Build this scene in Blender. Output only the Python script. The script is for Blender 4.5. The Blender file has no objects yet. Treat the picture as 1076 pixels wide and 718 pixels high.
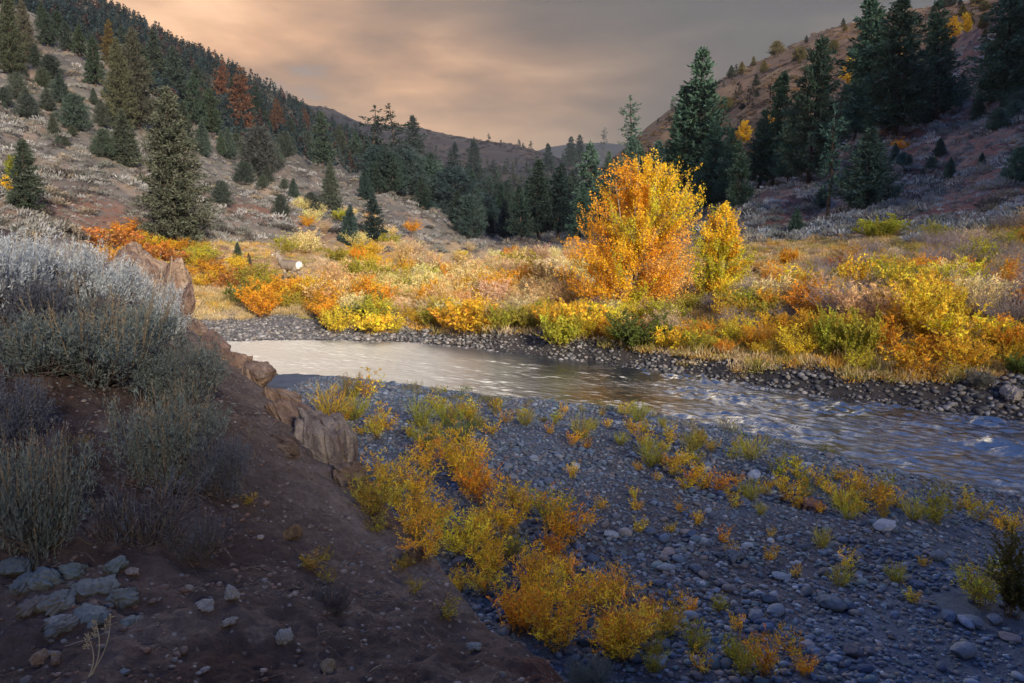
import bpy, math, random
import numpy as np
from mathutils import Vector, Matrix

SC = bpy.context.scene
COL = SC.collection
R = math.radians
rng = np.random.default_rng(11)
random.seed(5)

# ------------------------------------------------------------------ camera
HC = 4.4                      # eye height above the water
FPX, CX, CY, HOR = 837.0, 538.0, 359.0, 245.0
PITCH = math.atan((CY - HOR) / FPX)
cam = bpy.data.cameras.new('camera'); cam_o = bpy.data.objects.new('camera', cam); COL.objects.link(cam_o)
cam.sensor_width = 36.0; cam.lens = 36.0 * FPX / 1076.0
cam.clip_start = 0.05; cam.clip_end = 20000
cam_o.location = (0, 0, HC); cam_o.rotation_euler = (math.pi/2 - PITCH, 0, 0)
SC.camera = cam_o

def ray(px, py):
    """slopes (x per metre, z per metre of depth) of the sight line through a photo pixel"""
    v = py - CY
    y = FPX*math.cos(PITCH) - v*math.sin(PITCH)
    z = -FPX*math.sin(PITCH) - v*math.cos(PITCH)
    return (px - CX)/y, z/y
def at(px, py, Y):
    a, b = ray(px, py)
    return a*Y, Y, HC + b*Y
def to_px(x, y, z):
    d = np.maximum(y*math.cos(PITCH) - (z-HC)*math.sin(PITCH), 1e-3)
    return CX + FPX*x/d, CY - FPX*(y*math.sin(PITCH) + (z-HC)*math.cos(PITCH))/d

# ------------------------------------------------------------------ noise
_perm = np.random.default_rng(3).permutation(512)
_grad = np.random.default_rng(4).normal(size=(512, 2)); _grad /= np.linalg.norm(_grad, axis=1)[:, None]
def perlin(x, y):
    x = np.asarray(x, float); y = np.asarray(y, float)
    xi = np.floor(x).astype(int); yi = np.floor(y).astype(int)
    xf = x-xi; yf = y-yi
    def g(ix, iy, fx, fy):
        h = _perm[(_perm[ix & 511] + iy) & 511]
        return _grad[h, 0]*fx + _grad[h, 1]*fy
    u = xf*xf*xf*(xf*(xf*6-15)+10); v = yf*yf*yf*(yf*(yf*6-15)+10)
    a = g(xi, yi, xf, yf)*(1-u) + g(xi+1, yi, xf-1, yf)*u
    b = g(xi, yi+1, xf, yf-1)*(1-u) + g(xi+1, yi+1, xf-1, yf-1)*u
    return (a*(1-v) + b*v)*1.5
def fbm(x, y, o=4, lac=2.03, gain=0.5):
    s = 0; a = 1; f = 1
    for k in range(o):
        s = s + a*perlin(x*f + 17.3*k, y*f - 9.1*k); a *= gain; f *= lac
    return s
def sstep(a, b, x):
    t = np.clip((x-a)/(b-a), 0, 1); return t*t*(3-2*t)

class TPS:
    def __init__(s, P, z, reg=1e-4):
        P = np.array(P, float); n = len(P); s.P = P
        d = np.linalg.norm(P[:, None]-P[None], axis=2)
        K = s.u(d) + reg*np.eye(n)
        A = np.hstack([np.ones((n, 1)), P])
        M = np.block([[K, A], [A.T, np.zeros((3, 3))]])
        s.w = np.linalg.solve(M, np.concatenate([np.array(z, float), np.zeros(3)]))
    @staticmethod
    def u(d): return np.where(d > 1e-9, d*d*np.log(np.maximum(d, 1e-9)), 0)
    def __call__(s, x, y):
        x = np.asarray(x, float); y = np.asarray(y, float); sh = np.broadcast(x, y).shape
        x = np.broadcast_to(x, sh).ravel(); y = np.broadcast_to(y, sh).ravel()
        n = len(s.P); out = s.w[n] + s.w[n+1]*x + s.w[n+2]*y
        for i in range(n):
            d2 = (x-s.P[i, 0])**2 + (y-s.P[i, 1])**2
            out = out + s.w[i]*0.5*d2*np.log(np.maximum(d2, 1e-12))
        return out.reshape(sh)

# ------------------------------------------------------------------ plan of the river
def on_water(px, py):
    a, b = ray(px, py); Y = -HC/b
    return a*Y, Y
_far = [(-80, 60), (-40, 46), (-24, 37)] + [on_water(*p) for p in [(215, 360), (300, 357), (420, 359), (500, 366), (560, 373), (640, 382), (720, 394), (800, 407), (900, 423), (1000, 435), (1076, 443)]] + [(15, 17.6), (22, 14), (40, 4)]
_near = [(-80, 50), (-40, 37), (-20, 29)] + [on_water(*p) for p in [(230, 388), (285, 393), (330, 393), (400, 400), (470, 410), (560, 419), (640, 427), (690, 435), (740, 445), (800, 456), (860, 473), (920, 490), (1000, 507), (1076, 522)]] + [(12, 9.6), (20, 3), (40, -12)]
_far = np.array(_far); _near = np.array(_near)
def yfar(x): return np.interp(x, _far[:, 0], _far[:, 1]) + 0.22*perlin(x*0.9, 3.1) + 0.10*perlin(x*3.1, 1.7)
def ynear(x): return np.interp(x, _near[:, 0], _near[:, 1]) + 0.18*perlin(x*0.8, 8.2) + 0.10*perlin(x*2.7, 4.4)

# control points beyond the river: (photo x, photo y, depth)
CP = [(240, 345, 35), (300, 335, 36), (360, 340, 35), (205, 318, 42), (260, 318, 42),
      (305, 294, 50), (420, 288, 62), (420, 320, 42), (500, 330, 36), (560, 300, 50), (560, 281, 76), (470, 264, 96), (640, 270, 88), (560, 262, 115),
      (660, 331, 35), (600, 345, 31), (750, 333, 32), (850, 333, 27.5), (950, 333, 25), (1050, 333, 24), (1050, 384, 20.7), (950, 392, 21.3), (850, 375, 23.5), (740, 365, 26.5),
      (800, 265, 50), (900, 262, 42), (1000, 262, 36), (1076, 258, 33), (720, 270, 62),
      (790, 226, 66), (870, 230, 58), (1000, 226, 46), (1076, 215, 43),
      (830, 205, 74), (900, 182, 78), (1000, 140, 82), (1076, 98, 84),
      (790, 205, 95), (860, 190, 105), (925, 140, 108), (1000, 98, 120), (1076, 50, 125), (750, 212, 110), (700, 225, 125),
      (0, 232, 40), (60, 240, 46), (130, 264, 50), (200, 268, 52), (250, 266, 58), (350, 263, 74), (420, 257, 95),
      (0, 172, 64), (100, 200, 62), (200, 218, 68), (300, 226, 85), (400, 236, 110),
      (0, 100, 95), (100, 130, 100), (200, 182, 100), (300, 202, 115), (400, 216, 135), (480, 236, 150), (560, 252, 160), (640, 245, 160),
      (0, 60, 125), (90, 66, 135), (160, 120, 142), (260, 168, 152), (330, 182, 165), (420, 208, 182), (500, 238, 205), (580, 246, 215), (660, 225, 200),
      (90, 50, 175), (200, 132, 200), (330, 176, 230), (450, 215, 260), (560, 245, 280), (750, 185, 200), (900, 125, 180), (1050, 30, 180),
      (-400, 120, 60), (-400, -20, 130), (-500, 200, 40), (1500, 30, 84), (1500, -60, 130), (1500, 230, 36), (1600, 330, 22), (-500, 255, 34)]
_P, _z = [], []
for px, py, Y in CP:
    a, b = ray(px, py); _P.append((a*2.2, math.log(Y))); _z.append(b)
_mid = TPS(_P, _z, 2e-3)
def mid_z(x, y):
    yy = np.maximum(y, 18.0)
    z = HC + _mid(np.clip(x/yy, -1.4, 1.4)*2.2, np.log(np.clip(yy, 18, 300)))*yy
    return np.clip(z, 0.3, 60)
def ground_z(x, y):
    x = np.asarray(x, float); y = np.asarray(y, float)
    yf, yn = yfar(x), ynear(x)
    dn = yn - y                       # > 0 on the near gravel bar
    df = y - yf                       # > 0 on the far bank
    bar = 0.30*sstep(0, 5, dn) + 0.05*sstep(0, 0.6, dn) + 0.10*sstep(5, 14, dn) + 0.07*fbm(x*0.35, y*0.35, 3)*sstep(0.3, 3, dn) + 0.022*fbm(x*2, y*2, 3)
    inside = np.minimum(y-yn, yf-y)
    bed = -0.55*sstep(0, 2.0, inside) - 0.03
    m = mid_z(x, y)
    w = np.interp(x, [-14, -9, -5, -1, 3, 40], [6.0, 4.5, 2.6, 1.6, 1.2, 1.2])
    s = sstep(0, 1, df/w)
    rough = 0.06*fbm(x*1.3, y*1.3, 4) + 0.012*y*fbm(x*0.11, y*0.11, 4)*sstep(40, 70, y) + 0.0035*y*fbm(x*0.6, y*0.6, 3)*sstep(40, 70, y)
    far = m*(0.12*sstep(0, 0.15, df) + 0.88*s) + rough*sstep(0.0, 0.8, df)
    z = np.where(dn > 0, bar, np.where(df > 0, far, bed))
    return z

# near dirt bank the camera stands on
BP = [(590, 718, 3.5), (480, 610, 5.5), (375, 500, 8.0), (270, 400, 11.0), (190, 345, 13.0),
      (400, 718, 3.1), (200, 718, 2.9), (0, 718, 2.8), (0, 640, 3.4), (100, 600, 3.8), (250, 600, 4.2), (350, 600, 4.9), (0, 570, 4.1), (200, 520, 5.2), (300, 520, 6.0),
      (300, 450, 7.8), (200, 450, 6.5), (100, 450, 5.8), (0, 450, 5.4), (100, 380, 7.2), (0, 350, 7.0), (200, 385, 9.5), (100, 322, 9.5), (150, 325, 11.5), (0, 285, 9.0), (60, 288, 10.5),
      (0, 252, 11.0), (50, 262, 12.5), (120, 300, 13.0)]
_bp = [at(*p) for p in BP] + [(-12, 12, 4.9), (-13, 18, 4.4), (-9, 16.5, 3.6), (-7, 16, 2.9), (-11, 22, 2.9), (-17, 25, 3.2), (0, 0, 2.8), (-3, 0, 2.85), (-8, 3, 3.6), (-14, 3, 4.6), (-8, -6, 3.4), (0, -6, 2.9), (3, -6, 2.6), (1.2, 1, 2.5)]
_bank = TPS([(p[0], p[1]) for p in _bp], [p[2] for p in _bp], 1e-2)
_edge = np.array([(2.4, -8), (1.5, -2), (0.75, 2.0), (0.22, 3.5), (-0.42, 5.5), (-1.5, 8.0), (-3.4, 11), (-5.3, 13), (-7.0, 15.6), (-9.4, 19.0), (-15, 23), (-30, 30)])
DETAIL = 1.0
def bank_z(x, y):
    x = np.asarray(x, float); y = np.asarray(y, float)
    xe = np.interp(y, _edge[:, 1], _edge[:, 0]) + 0.22*fbm(y*0.55, y*0.05+4, 3)
    xi = np.minimum(x, xe)
    z = _bank(np.clip(xi, -16, 4), np.clip(y, -8, 24))
    over = np.maximum(x-xe, 0)
    z = z - 0.9*over - 0.75*np.maximum(over-0.15, 0) - 0.10*sstep(0, 0.3, over)
    z = z - 0.55*np.maximum(y-17.5, 0)
    gully = np.abs(perlin(y*1.1+over*0.3, over*0.5))
    z = z + 0.10*fbm(x*0.9, y*0.9, 4) + 0.035*fbm(x*5, y*5, 3) + sstep(0, 0.5, over)*(0.42*gully-0.12) + DETAIL*(0.014*fbm(x*17, y*17, 4) - 0.045*np.maximum(0.0, 0.22-np.abs(perlin(x*1.9+0.4*y, y*0.9)))*3*sstep(-0.2, 0.4, perlin(x*0.7, y*0.7+3)))
    return z
def G(x, y):
    return np.maximum(ground_z(x, y), np.where(np.asarray(y) < 30, bank_z(x, y), -50))

# ridges: crest given in photo pixels with a depth, foot depth and foot pixel
def ridge(crest, foot, prof=0.85, rough=1.0, fx=0.012, seed=0.0):
    c = np.array([(ray(px, py)[0], ray(px, py)[1], Y) for px, py, Y in crest])
    f = np.array([(ray(px, py)[0], ray(px, py)[1], Y) for px, py, Y in foot])
    def fn(t, y):
        yc = np.interp(t, c[:, 0], c[:, 2]); ec = np.interp(t, c[:, 0], c[:, 1])
        y0 = np.interp(t, f[:, 0], f[:, 2]); e0 = np.interp(t, f[:, 0], f[:, 1])
        u = (y-y0)/(yc-y0)
        zc = HC + ec*yc; z0 = HC + e0*y0
        up = np.clip(u, 0, 1)**prof
        z = z0 + (zc-z0)*up
        z = np.where(u > 1, zc - (u-1)*(zc-z0)*0.55, z)
        z = np.where(u < 0, z0 - (y0-y)*0.3, z)
        x = t*y
        amp = rough*(zc-z0+4)*sstep(-0.1, 0.4, u)*(1-0.75*sstep(0.6, 1.0, u))
        return z + amp*(0.10*fbm(x*fx+seed, y*fx, 5)-0.09*np.abs(perlin(x*fx*1.7+seed, y*fx*0.5)))
    return fn
ridge_left = ridge([(-700, -260, 420), (-200, -75, 430), (0, -6, 450), (60, 2, 460), (120, 10, 470), (150, 26, 475), (190, 48, 480), (240, 70, 490), (300, 104, 500), (345, 131, 515), (385, 148, 530), (430, 172, 545), (500, 208, 560), (560, 240, 570), (640, 262, 580), (1600, 300, 580)],
                   [(-700, 120, 150), (0, 80, 165), (150, 140, 180), (300, 200, 210), (450, 235, 260), (560, 255, 300), (640, 268, 330), (1600, 310, 330)], 0.9, 0.8, 0.012, 1.0)
ridge_mid = ridge([(-300, 90, 1000), (200, 95, 980), (310, 107, 950), (345, 113, 940), (385, 132, 930), (440, 136, 920), (480, 142, 910), (540, 153, 900), (575, 160, 890), (610, 172, 880), (650, 190, 880), (760, 215, 880), (1500, 260, 880)],
                  [(-300, 215, 600), (400, 225, 600), (560, 225, 600), (700, 235, 600), (1500, 262, 600)], 0.8, 1.2, 0.006, 5.0)
ridge_far = ridge([(200, 190, 1700), (470, 175, 1700), (540, 166, 1700), (575, 154, 1700), (600, 150, 1700), (630, 149, 1700), (660, 152, 1700), (760, 160, 1700), (1100, 190, 1700)],
                  [(200, 215, 1200), (1100, 215, 1200)], 0.8, 0.8, 0.004, 9.0)
ridge_right = ridge([(480, 262, 470), (560, 232, 460), (600, 200, 450), (640, 168, 440), (680, 132, 425), (700, 118, 415), (730, 101, 405), (770, 79, 390), (800, 64, 380), (830, 50, 375), (880, 28, 365), (920, 14, 360), (1000, 3, 345), (1076, -8, 335), (1500, -120, 320)],
                    [(480, 275, 260), (600, 250, 230), (700, 226, 190), (800, 200, 165), (900, 160, 170), (1000, 120, 175), (1076, 60, 178), (1500, -20, 180)], 0.9, 0.75, 0.014, 3.0)
FAR = (ridge_left, ridge_mid, ridge_far, ridge_right)
def all_z(x, y):
    z = G(x, y) if np.ndim(y) == 0 and y < 290 else np.where(np.asarray(y) < 290, G(x, np.minimum(y, 290)), -90)
    for r in FAR: z = np.maximum(z, np.where(np.asarray(y) > 140, r(np.asarray(x)/y, y), -90))
    return z
def hit(px, py, y0=24.0, y1=2000.0, fn=None):
    a, b = ray(px, py)
    Y = np.geomspace(y0, y1, 900)
    g = (fn or all_z)(a*Y, Y); k = np.nonzero(HC+b*Y <= g)[0]
    i = k[0] if len(k) else 899
    return a*Y[i], Y[i], float(g[i])

# ------------------------------------------------------------------ mesh helpers
def new_mesh(name, V, F, col=None, mat=None, smooth=True):
    me = bpy.data.meshes.new(name)
    V = np.asarray(V, dtype=float)
    if isinstance(F, np.ndarray): me.from_pydata(V, [], F)
    else: me.from_pydata(V.tolist(), [], F)
    if col is not None:
        c = np.ones((len(V), 4), dtype=np.float32); c[:, :3] = col
        a = me.attributes.new('col', 'FLOAT_COLOR', 'POINT'); a.data.foreach_set('color', c.ravel())
    if smooth: me.polygons.foreach_set('use_smooth', np.ones(len(me.polygons), dtype=bool))
    if mat: me.materials.append(mat)
    me.update(); return me
def link(name, me, parent=None, color=None):
    o = bpy.data.objects.new(name, me); COL.objects.link(o)
    if parent: o.parent = parent
    if color is not None: o.color = (*color, 1)
    return o
def tag(o, label=None, cat=None, group=None, kind=None):
    if label: o['label'] = label
    if cat: o['category'] = cat
    if group: o['group'] = group
    if kind: o['kind'] = kind
    return o
def thing(name, loc, label, cat, group=None, rot=(0, 0, 0), scale=(1, 1, 1)):
    o = bpy.data.objects.new(name, None); COL.objects.link(o); o.empty_display_size = 0.2
    o.location = loc; o.rotation_euler = rot; o.scale = scale
    return tag(o, label, cat, group)
def place(name, proto, loc, label, cat, group=None, rot=(0, 0, 0), scale=1.0, color=None):
    """a thing whose parts share the meshes of a prototype: [(part name, mesh), ...]"""
    s = (scale,)*3 if np.isscalar(scale) else scale
    o = thing(name, loc, label, cat, group, rot, s)
    for pn, me in proto:
        c = color.get(pn) if isinstance(color, dict) else color
        link(pn, me, o, c)
    return o
class MB:
    """collects quads, triangles and tubes with a colour per vertex"""
    def __init__(s): s.V, s.F, s.C, s.n = [], [], [], 0
    def quads(s, Q, C):                     # Q (n,4,3), C (n,3)
        Q = np.asarray(Q, float); n = len(Q)
        if not n: return
        s.V.append(Q.reshape(-1, 3)); s.C.append(np.repeat(np.asarray(C, float), 4, axis=0))
        s.F.append(np.arange(4*n).reshape(n, 4) + s.n); s.n += 4*n
    def tube(s, P, r, C, k=5, cap=True):
        P = np.asarray(P, float); n = len(P); r = np.broadcast_to(r, (n,))
        T = np.gradient(P, axis=0); T /= np.linalg.norm(T, axis=1)[:, None]+1e-9
        ref = np.array([0.31, 0.2, 0.93]) if abs(T[0, 2]) < 0.8 else np.array([0.95, 0.3, 0.05])
        A = np.cross(T, ref); A /= np.linalg.norm(A, axis=1)[:, None]+1e-9
        B = np.cross(T, A)
        an = np.arange(k)*2*math.pi/k
        V = P[:, None] + r[:, None, None]*(np.cos(an)[None, :, None]*A[:, None] + np.sin(an)[None, :, None]*B[:, None])
        i = np.arange(n-1)[:, None]*k; j = np.arange(k)[None]; j2 = (j+1) % k
        F = np.stack([i+j, i+j2, i+k+j2, i+k+j], -1).reshape(-1, 4)
        s.V.append(V.reshape(-1, 3)); s.C.append(np.tile(np.asarray(C, float), (n*k, 1))); s.F.append(F+s.n); s.n += n*k
    def arrays(s): return np.concatenate(s.V), np.concatenate(s.F), np.concatenate(s.C)
    def mesh(s, name, mat, smooth=True):
        V, F, C = s.arrays(); return new_mesh(name, V, F, C, mat, smooth)
def unit(v): return v/(np.linalg.norm(v, axis=-1, keepdims=True)+1e-9)
def cards(P, D, L, W, fold=0.0, g=rng):
    """leaf-shaped quads: base points P, directions D, lengths L, widths W"""
    n = len(P); D = unit(D); S = unit(np.cross(D, g.normal(size=(n, 3))))
    L = np.broadcast_to(L, (n,))[:, None]; W = np.broadcast_to(W, (n,))[:, None]
    N = np.cross(D, S)
    m = P + D*L*0.5 + N*L*fold
    return np.stack([P, m+S*W*0.5, P+D*L, m-S*W*0.5], 1)
def merged(protos, P, S, Rz, T=None, tilt=0.0, g=rng):
    """one big mesh of many copies; protos are (V,F,C) arrays; T a colour factor per copy"""
    Vs, Fs, Cs, off = [], [], [], 0
    pick = g.integers(0, len(protos), len(P))
    for k, (V, F, C) in enumerate(protos):
        idx = np.nonzero(pick == k)[0]
        if not len(idx): continue
        c, s = np.cos(Rz[idx]), np.sin(Rz[idx])
        sc = S[idx]; sc = sc[:, None]*np.ones(3) if sc.ndim == 1 else sc
        v = V[None]*sc[:, None]
        x = v[..., 0]*c[:, None]-v[..., 1]*s[:, None]; y = v[..., 0]*s[:, None]+v[..., 1]*c[:, None]
        z = v[..., 2]
        if tilt:
            ta = g.normal(size=(len(idx), 2))*tilt
            z = z + x*ta[:, :1] + y*ta[:, 1:]
        v = np.stack([x, y, z], -1) + P[idx][:, None]
        Vs.append(v.reshape(-1, 3)); Cs.append((C[None]*(T[idx][:, None] if T is not None else 1.0)*np.ones((len(idx), 1, 1))).reshape(-1, 3))
        Fs.append((F[None] + (np.arange(len(idx))*len(V))[:, None, None]).reshape(-1, F.shape[1]) + off); off += len(idx)*len(V)
    return np.concatenate(Vs), np.concatenate(Fs), np.concatenate(Cs)

# ------------------------------------------------------------------ materials
def nt(name):
    m = bpy.data.materials.new(name); m.use_nodes = True; t = m.node_tree; t.nodes.clear()
    return m, t
class NB:
    def __init__(s, t): s.t = t
    def n(s, typ, **k):
        o = s.t.nodes.new(typ)
        for a, b in k.items():
            if a == 'ins':
                for i, v in b.items():
                    if isinstance(v, bpy.types.NodeSocket): s.t.links.new(v, o.inputs[i])
                    else: o.inputs[i].default_value = v
            else: setattr(o, a, b)
        return o
    def math(s, op, a, b=0.0, clamp=False): return s.n('ShaderNodeMath', operation=op, use_clamp=clamp, ins={0: a, 1: b}).outputs[0]
    def mix(s, f, a, b, blend='MIX'):
        o = s.n('ShaderNodeMix', data_type='RGBA', blend_type=blend); o.clamp_factor = True
        for k, v in ((0, f), (6, a), (7, b)):
            if isinstance(v, bpy.types.NodeSocket): s.t.links.new(v, o.inputs[k])
            else: o.inputs[k].default_value = v if k == 0 else (*v[:3], 1)
        return o.outputs[2]
    def ramp(s, f, stops):
        o = s.n('ShaderNodeValToRGB', ins={0: f}); e = o.color_ramp.elements
        while len(e) < len(stops): e.new(0.5)
        for k, (p, c) in enumerate(stops): e[k].position = p; e[k].color = (*c, 1) if len(c) == 3 else c
        return o.outputs[0]
    def noise(s, vec, scale, detail=4, rough=0.55, dist=0.0): return s.n('ShaderNodeTexNoise', ins={'Vector': vec, 'Scale': scale, 'Detail': detail, 'Roughness': rough, 'Distortion': dist}).outputs[0]
    def voro(s, vec, scale, feature='F1', out=0): return s.n('ShaderNodeTexVoronoi', feature=feature, ins={'Vector': vec, 'Scale': scale}).outputs[out]
    def bump(s, h, strength, dist, normal=None):
        i = {'Height': h, 'Strength': strength, 'Distance': dist}
        if normal is not None: i['Normal'] = normal
        return s.n('ShaderNodeBump', ins=i).outputs[0]
    def out(s, sh): s.n('ShaderNodeOutputMaterial', ins={0: sh})

def m_ground():
    m, t = nt('earth'); b = NB(t); P = b.n('ShaderNodeNewGeometry').outputs['Position']
    c = b.n('ShaderNodeAttribute', attribute_name='col').outputs['Color']
    n1 = b.noise(P, 0.9, 6, 0.65); n2 = b.noise(P, 9.0, 5, 0.7); n3 = b.noise(P, 55.0, 3, 0.6)
    f = b.math('ADD', b.math('MULTIPLY', n1, 0.7), b.math('ADD', b.math('MULTIPLY', n2, 0.6), b.math('MULTIPLY', n3, 0.45)))
    fac = b.ramp(b.math('MULTIPLY', f, 0.57), [(0.28, (0.45,)*3), (0.5, (0.98, 0.97, 0.96)), (0.7, (1.6, 1.58, 1.55))])
    base = b.mix(1.0, c, fac, 'MULTIPLY')
    h = b.math('ADD', b.math('MULTIPLY', n2, 0.7), b.math('MULTIPLY', n3, 0.3))
    bm = b.bump(h, 0.9, 0.06)
    s = b.n('ShaderNodeBsdfPrincipled', ins={'Base Color': base, 'Roughness': 0.95, 'Specular IOR Level': 0.15, 'Normal': bm})
    b.out(s.outputs[0]); return m
def m_bank():
    m, t = nt('bank_earth'); b = NB(t); P = b.n('ShaderNodeNewGeometry').outputs['Position']
    c = b.n('ShaderNodeAttribute', attribute_name='col').outputs['Color']
    n1 = b.noise(P, 1.6, 7, 0.65, 0.6); n2 = b.noise(P, 14.0, 6, 0.72); n3 = b.noise(P, 90.0, 4, 0.65)
    v = b.voro(P, 24.0, out=0); vc = b.voro(P, 24.0, out=1)
    f = b.math('ADD', b.math('MULTIPLY', n1, 0.6), b.math('ADD', b.math('MULTIPLY', n2, 0.7), b.math('MULTIPLY', n3, 0.4)))
    fac = b.ramp(b.math('MULTIPLY', f, 0.58), [(0.3, (0.4, 0.4, 0.42)), (0.5, (0.95, 0.93, 0.92)), (0.7, (1.75, 1.7, 1.68))])
    base = b.mix(1.0, c, fac, 'MULTIPLY')
    peb = b.math('LESS_THAN', v, 0.26)
    sel = b.math('GREATER_THAN', b.n('ShaderNodeSeparateColor', ins={0: vc}).outputs[0], 0.72)
    k = b.math('MULTIPLY', peb, sel)
    pc = b.ramp(b.n('ShaderNodeSeparateColor', ins={0: vc}).outputs[1], [(0.0, (0.10, 0.085, 0.08)), (0.5, (0.19, 0.165, 0.155)), (1.0, (0.30, 0.29, 0.29))])
    base = b.mix(k, base, pc)
    h = b.math('ADD', b.math('ADD', b.math('MULTIPLY', n2, 0.9), b.math('MULTIPLY', n3, 0.45)), b.math('MULTIPLY', k, b.math('SUBTRACT', 0.35, v)))
    bm = b.bump(h, 1.0, 0.05)
    s = b.n('ShaderNodeBsdfPrincipled', ins={'Base Color': base, 'Roughness': 0.95, 'Specular IOR Level': 0.12, 'Normal': bm})
    b.out(s.outputs[0]); return m
def m_leaf(name, trans=0.3, rough=0.7, spec=0.2):
    m, t = nt(name); b = NB(t)
    c = b.n('ShaderNodeAttribute', attribute_name='col').outputs['Color']
    o = b.n('ShaderNodeObjectInfo').outputs['Color']
    base = b.mix(1.0, c, o, 'MULTIPLY')
    s = b.n('ShaderNodeBsdfPrincipled', ins={'Base Color': base, 'Roughness': rough, 'Specular IOR Level': spec})
    tr = b.n('ShaderNodeBsdfTranslucent', ins={0: base})
    mx = b.n('ShaderNodeMixShader', ins={0: trans, 1: s.outputs[0], 2: tr.outputs[0]})
    b.out(mx.outputs[0]); return m
def m_solid(name, scale=6.0, contrast=0.6, rough=0.9, bump=0.5, bd=0.03, spec=0.2):
    """vertex colour times object colour, broken up by noise"""
    m, t = nt(name); b = NB(t); tc = b.n('ShaderNodeTexCoord').outputs['Object']
    c = b.n('ShaderNodeAttribute', attribute_name='col').outputs['Color']
    o = b.n('ShaderNodeObjectInfo').outputs['Color']
    n1 = b.noise(tc, scale, 6, 0.65, 0.4); n2 = b.noise(tc, scale*7, 4, 0.6)
    f = b.math('ADD', b.math('MULTIPLY', n1, 0.65), b.math('MULTIPLY', n2, 0.35))
    lo, hi = 1-contrast, 1+contrast
    fac = b.ramp(f, [(0.3, (lo,)*3), (0.5, (1.0,)*3), (0.7, (hi,)*3)])
    base = b.mix(1.0, b.mix(1.0, c, o, 'MULTIPLY'), fac, 'MULTIPLY')
    bm = b.bump(f, bump, bd)
    s = b.n('ShaderNodeBsdfPrincipled', ins={'Base Color': base, 'Roughness': rough, 'Specular IOR Level': spec, 'Normal': bm})
    b.out(s.outputs[0]); return m
def m_outcrop():
    m, t = nt('outcrop_rock'); b = NB(t); tc = b.n('ShaderNodeTexCoord').outputs['Object']
    o = b.n('ShaderNodeObjectInfo').outputs['Color']
    n0 = b.noise(tc, 1.6, 5, 0.6, 0.8); n1 = b.noise(tc, 6.0, 7, 0.7, 0.5); n2 = b.noise(tc, 34.0, 4, 0.65)
    strat = b.noise(b.n('ShaderNodeMapping', ins={'Vector': tc, 'Rotation': (0.5, -0.6, 0.2), 'Scale': (0.9, 0.9, 7.0)}).outputs[0], 2.2, 5, 0.65, 0.5)
    base = b.ramp(n0, [(0.32, (0.115, 0.08, 0.072)), (0.44, (0.21, 0.165, 0.135)), (0.55, (0.30, 0.25, 0.20)), (0.64, (0.25, 0.175, 0.11)), (0.78, (0.16, 0.13, 0.125))])
    f = b.math('ADD', b.math('MULTIPLY', n1, 0.5), b.math('ADD', b.math('MULTIPLY', n2, 0.2), b.math('MULTIPLY', strat, 0.4)))
    fac = b.ramp(b.math('MULTIPLY', f, 0.9), [(0.36, (0.35, 0.34, 0.36)), (0.5, (1.0,)*3), (0.64, (1.5, 1.5, 1.5))])
    base = b.mix(1.0, b.mix(1.0, base, o, 'MULTIPLY'), fac, 'MULTIPLY')
    bm = b.bump(f, 1.0, 0.12)
    s = b.n('ShaderNodeBsdfPrincipled', ins={'Base Color': base, 'Roughness': 0.9, 'Specular IOR Level': 0.2, 'Normal': bm})
    b.out(s.outputs[0]); return m
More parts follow.
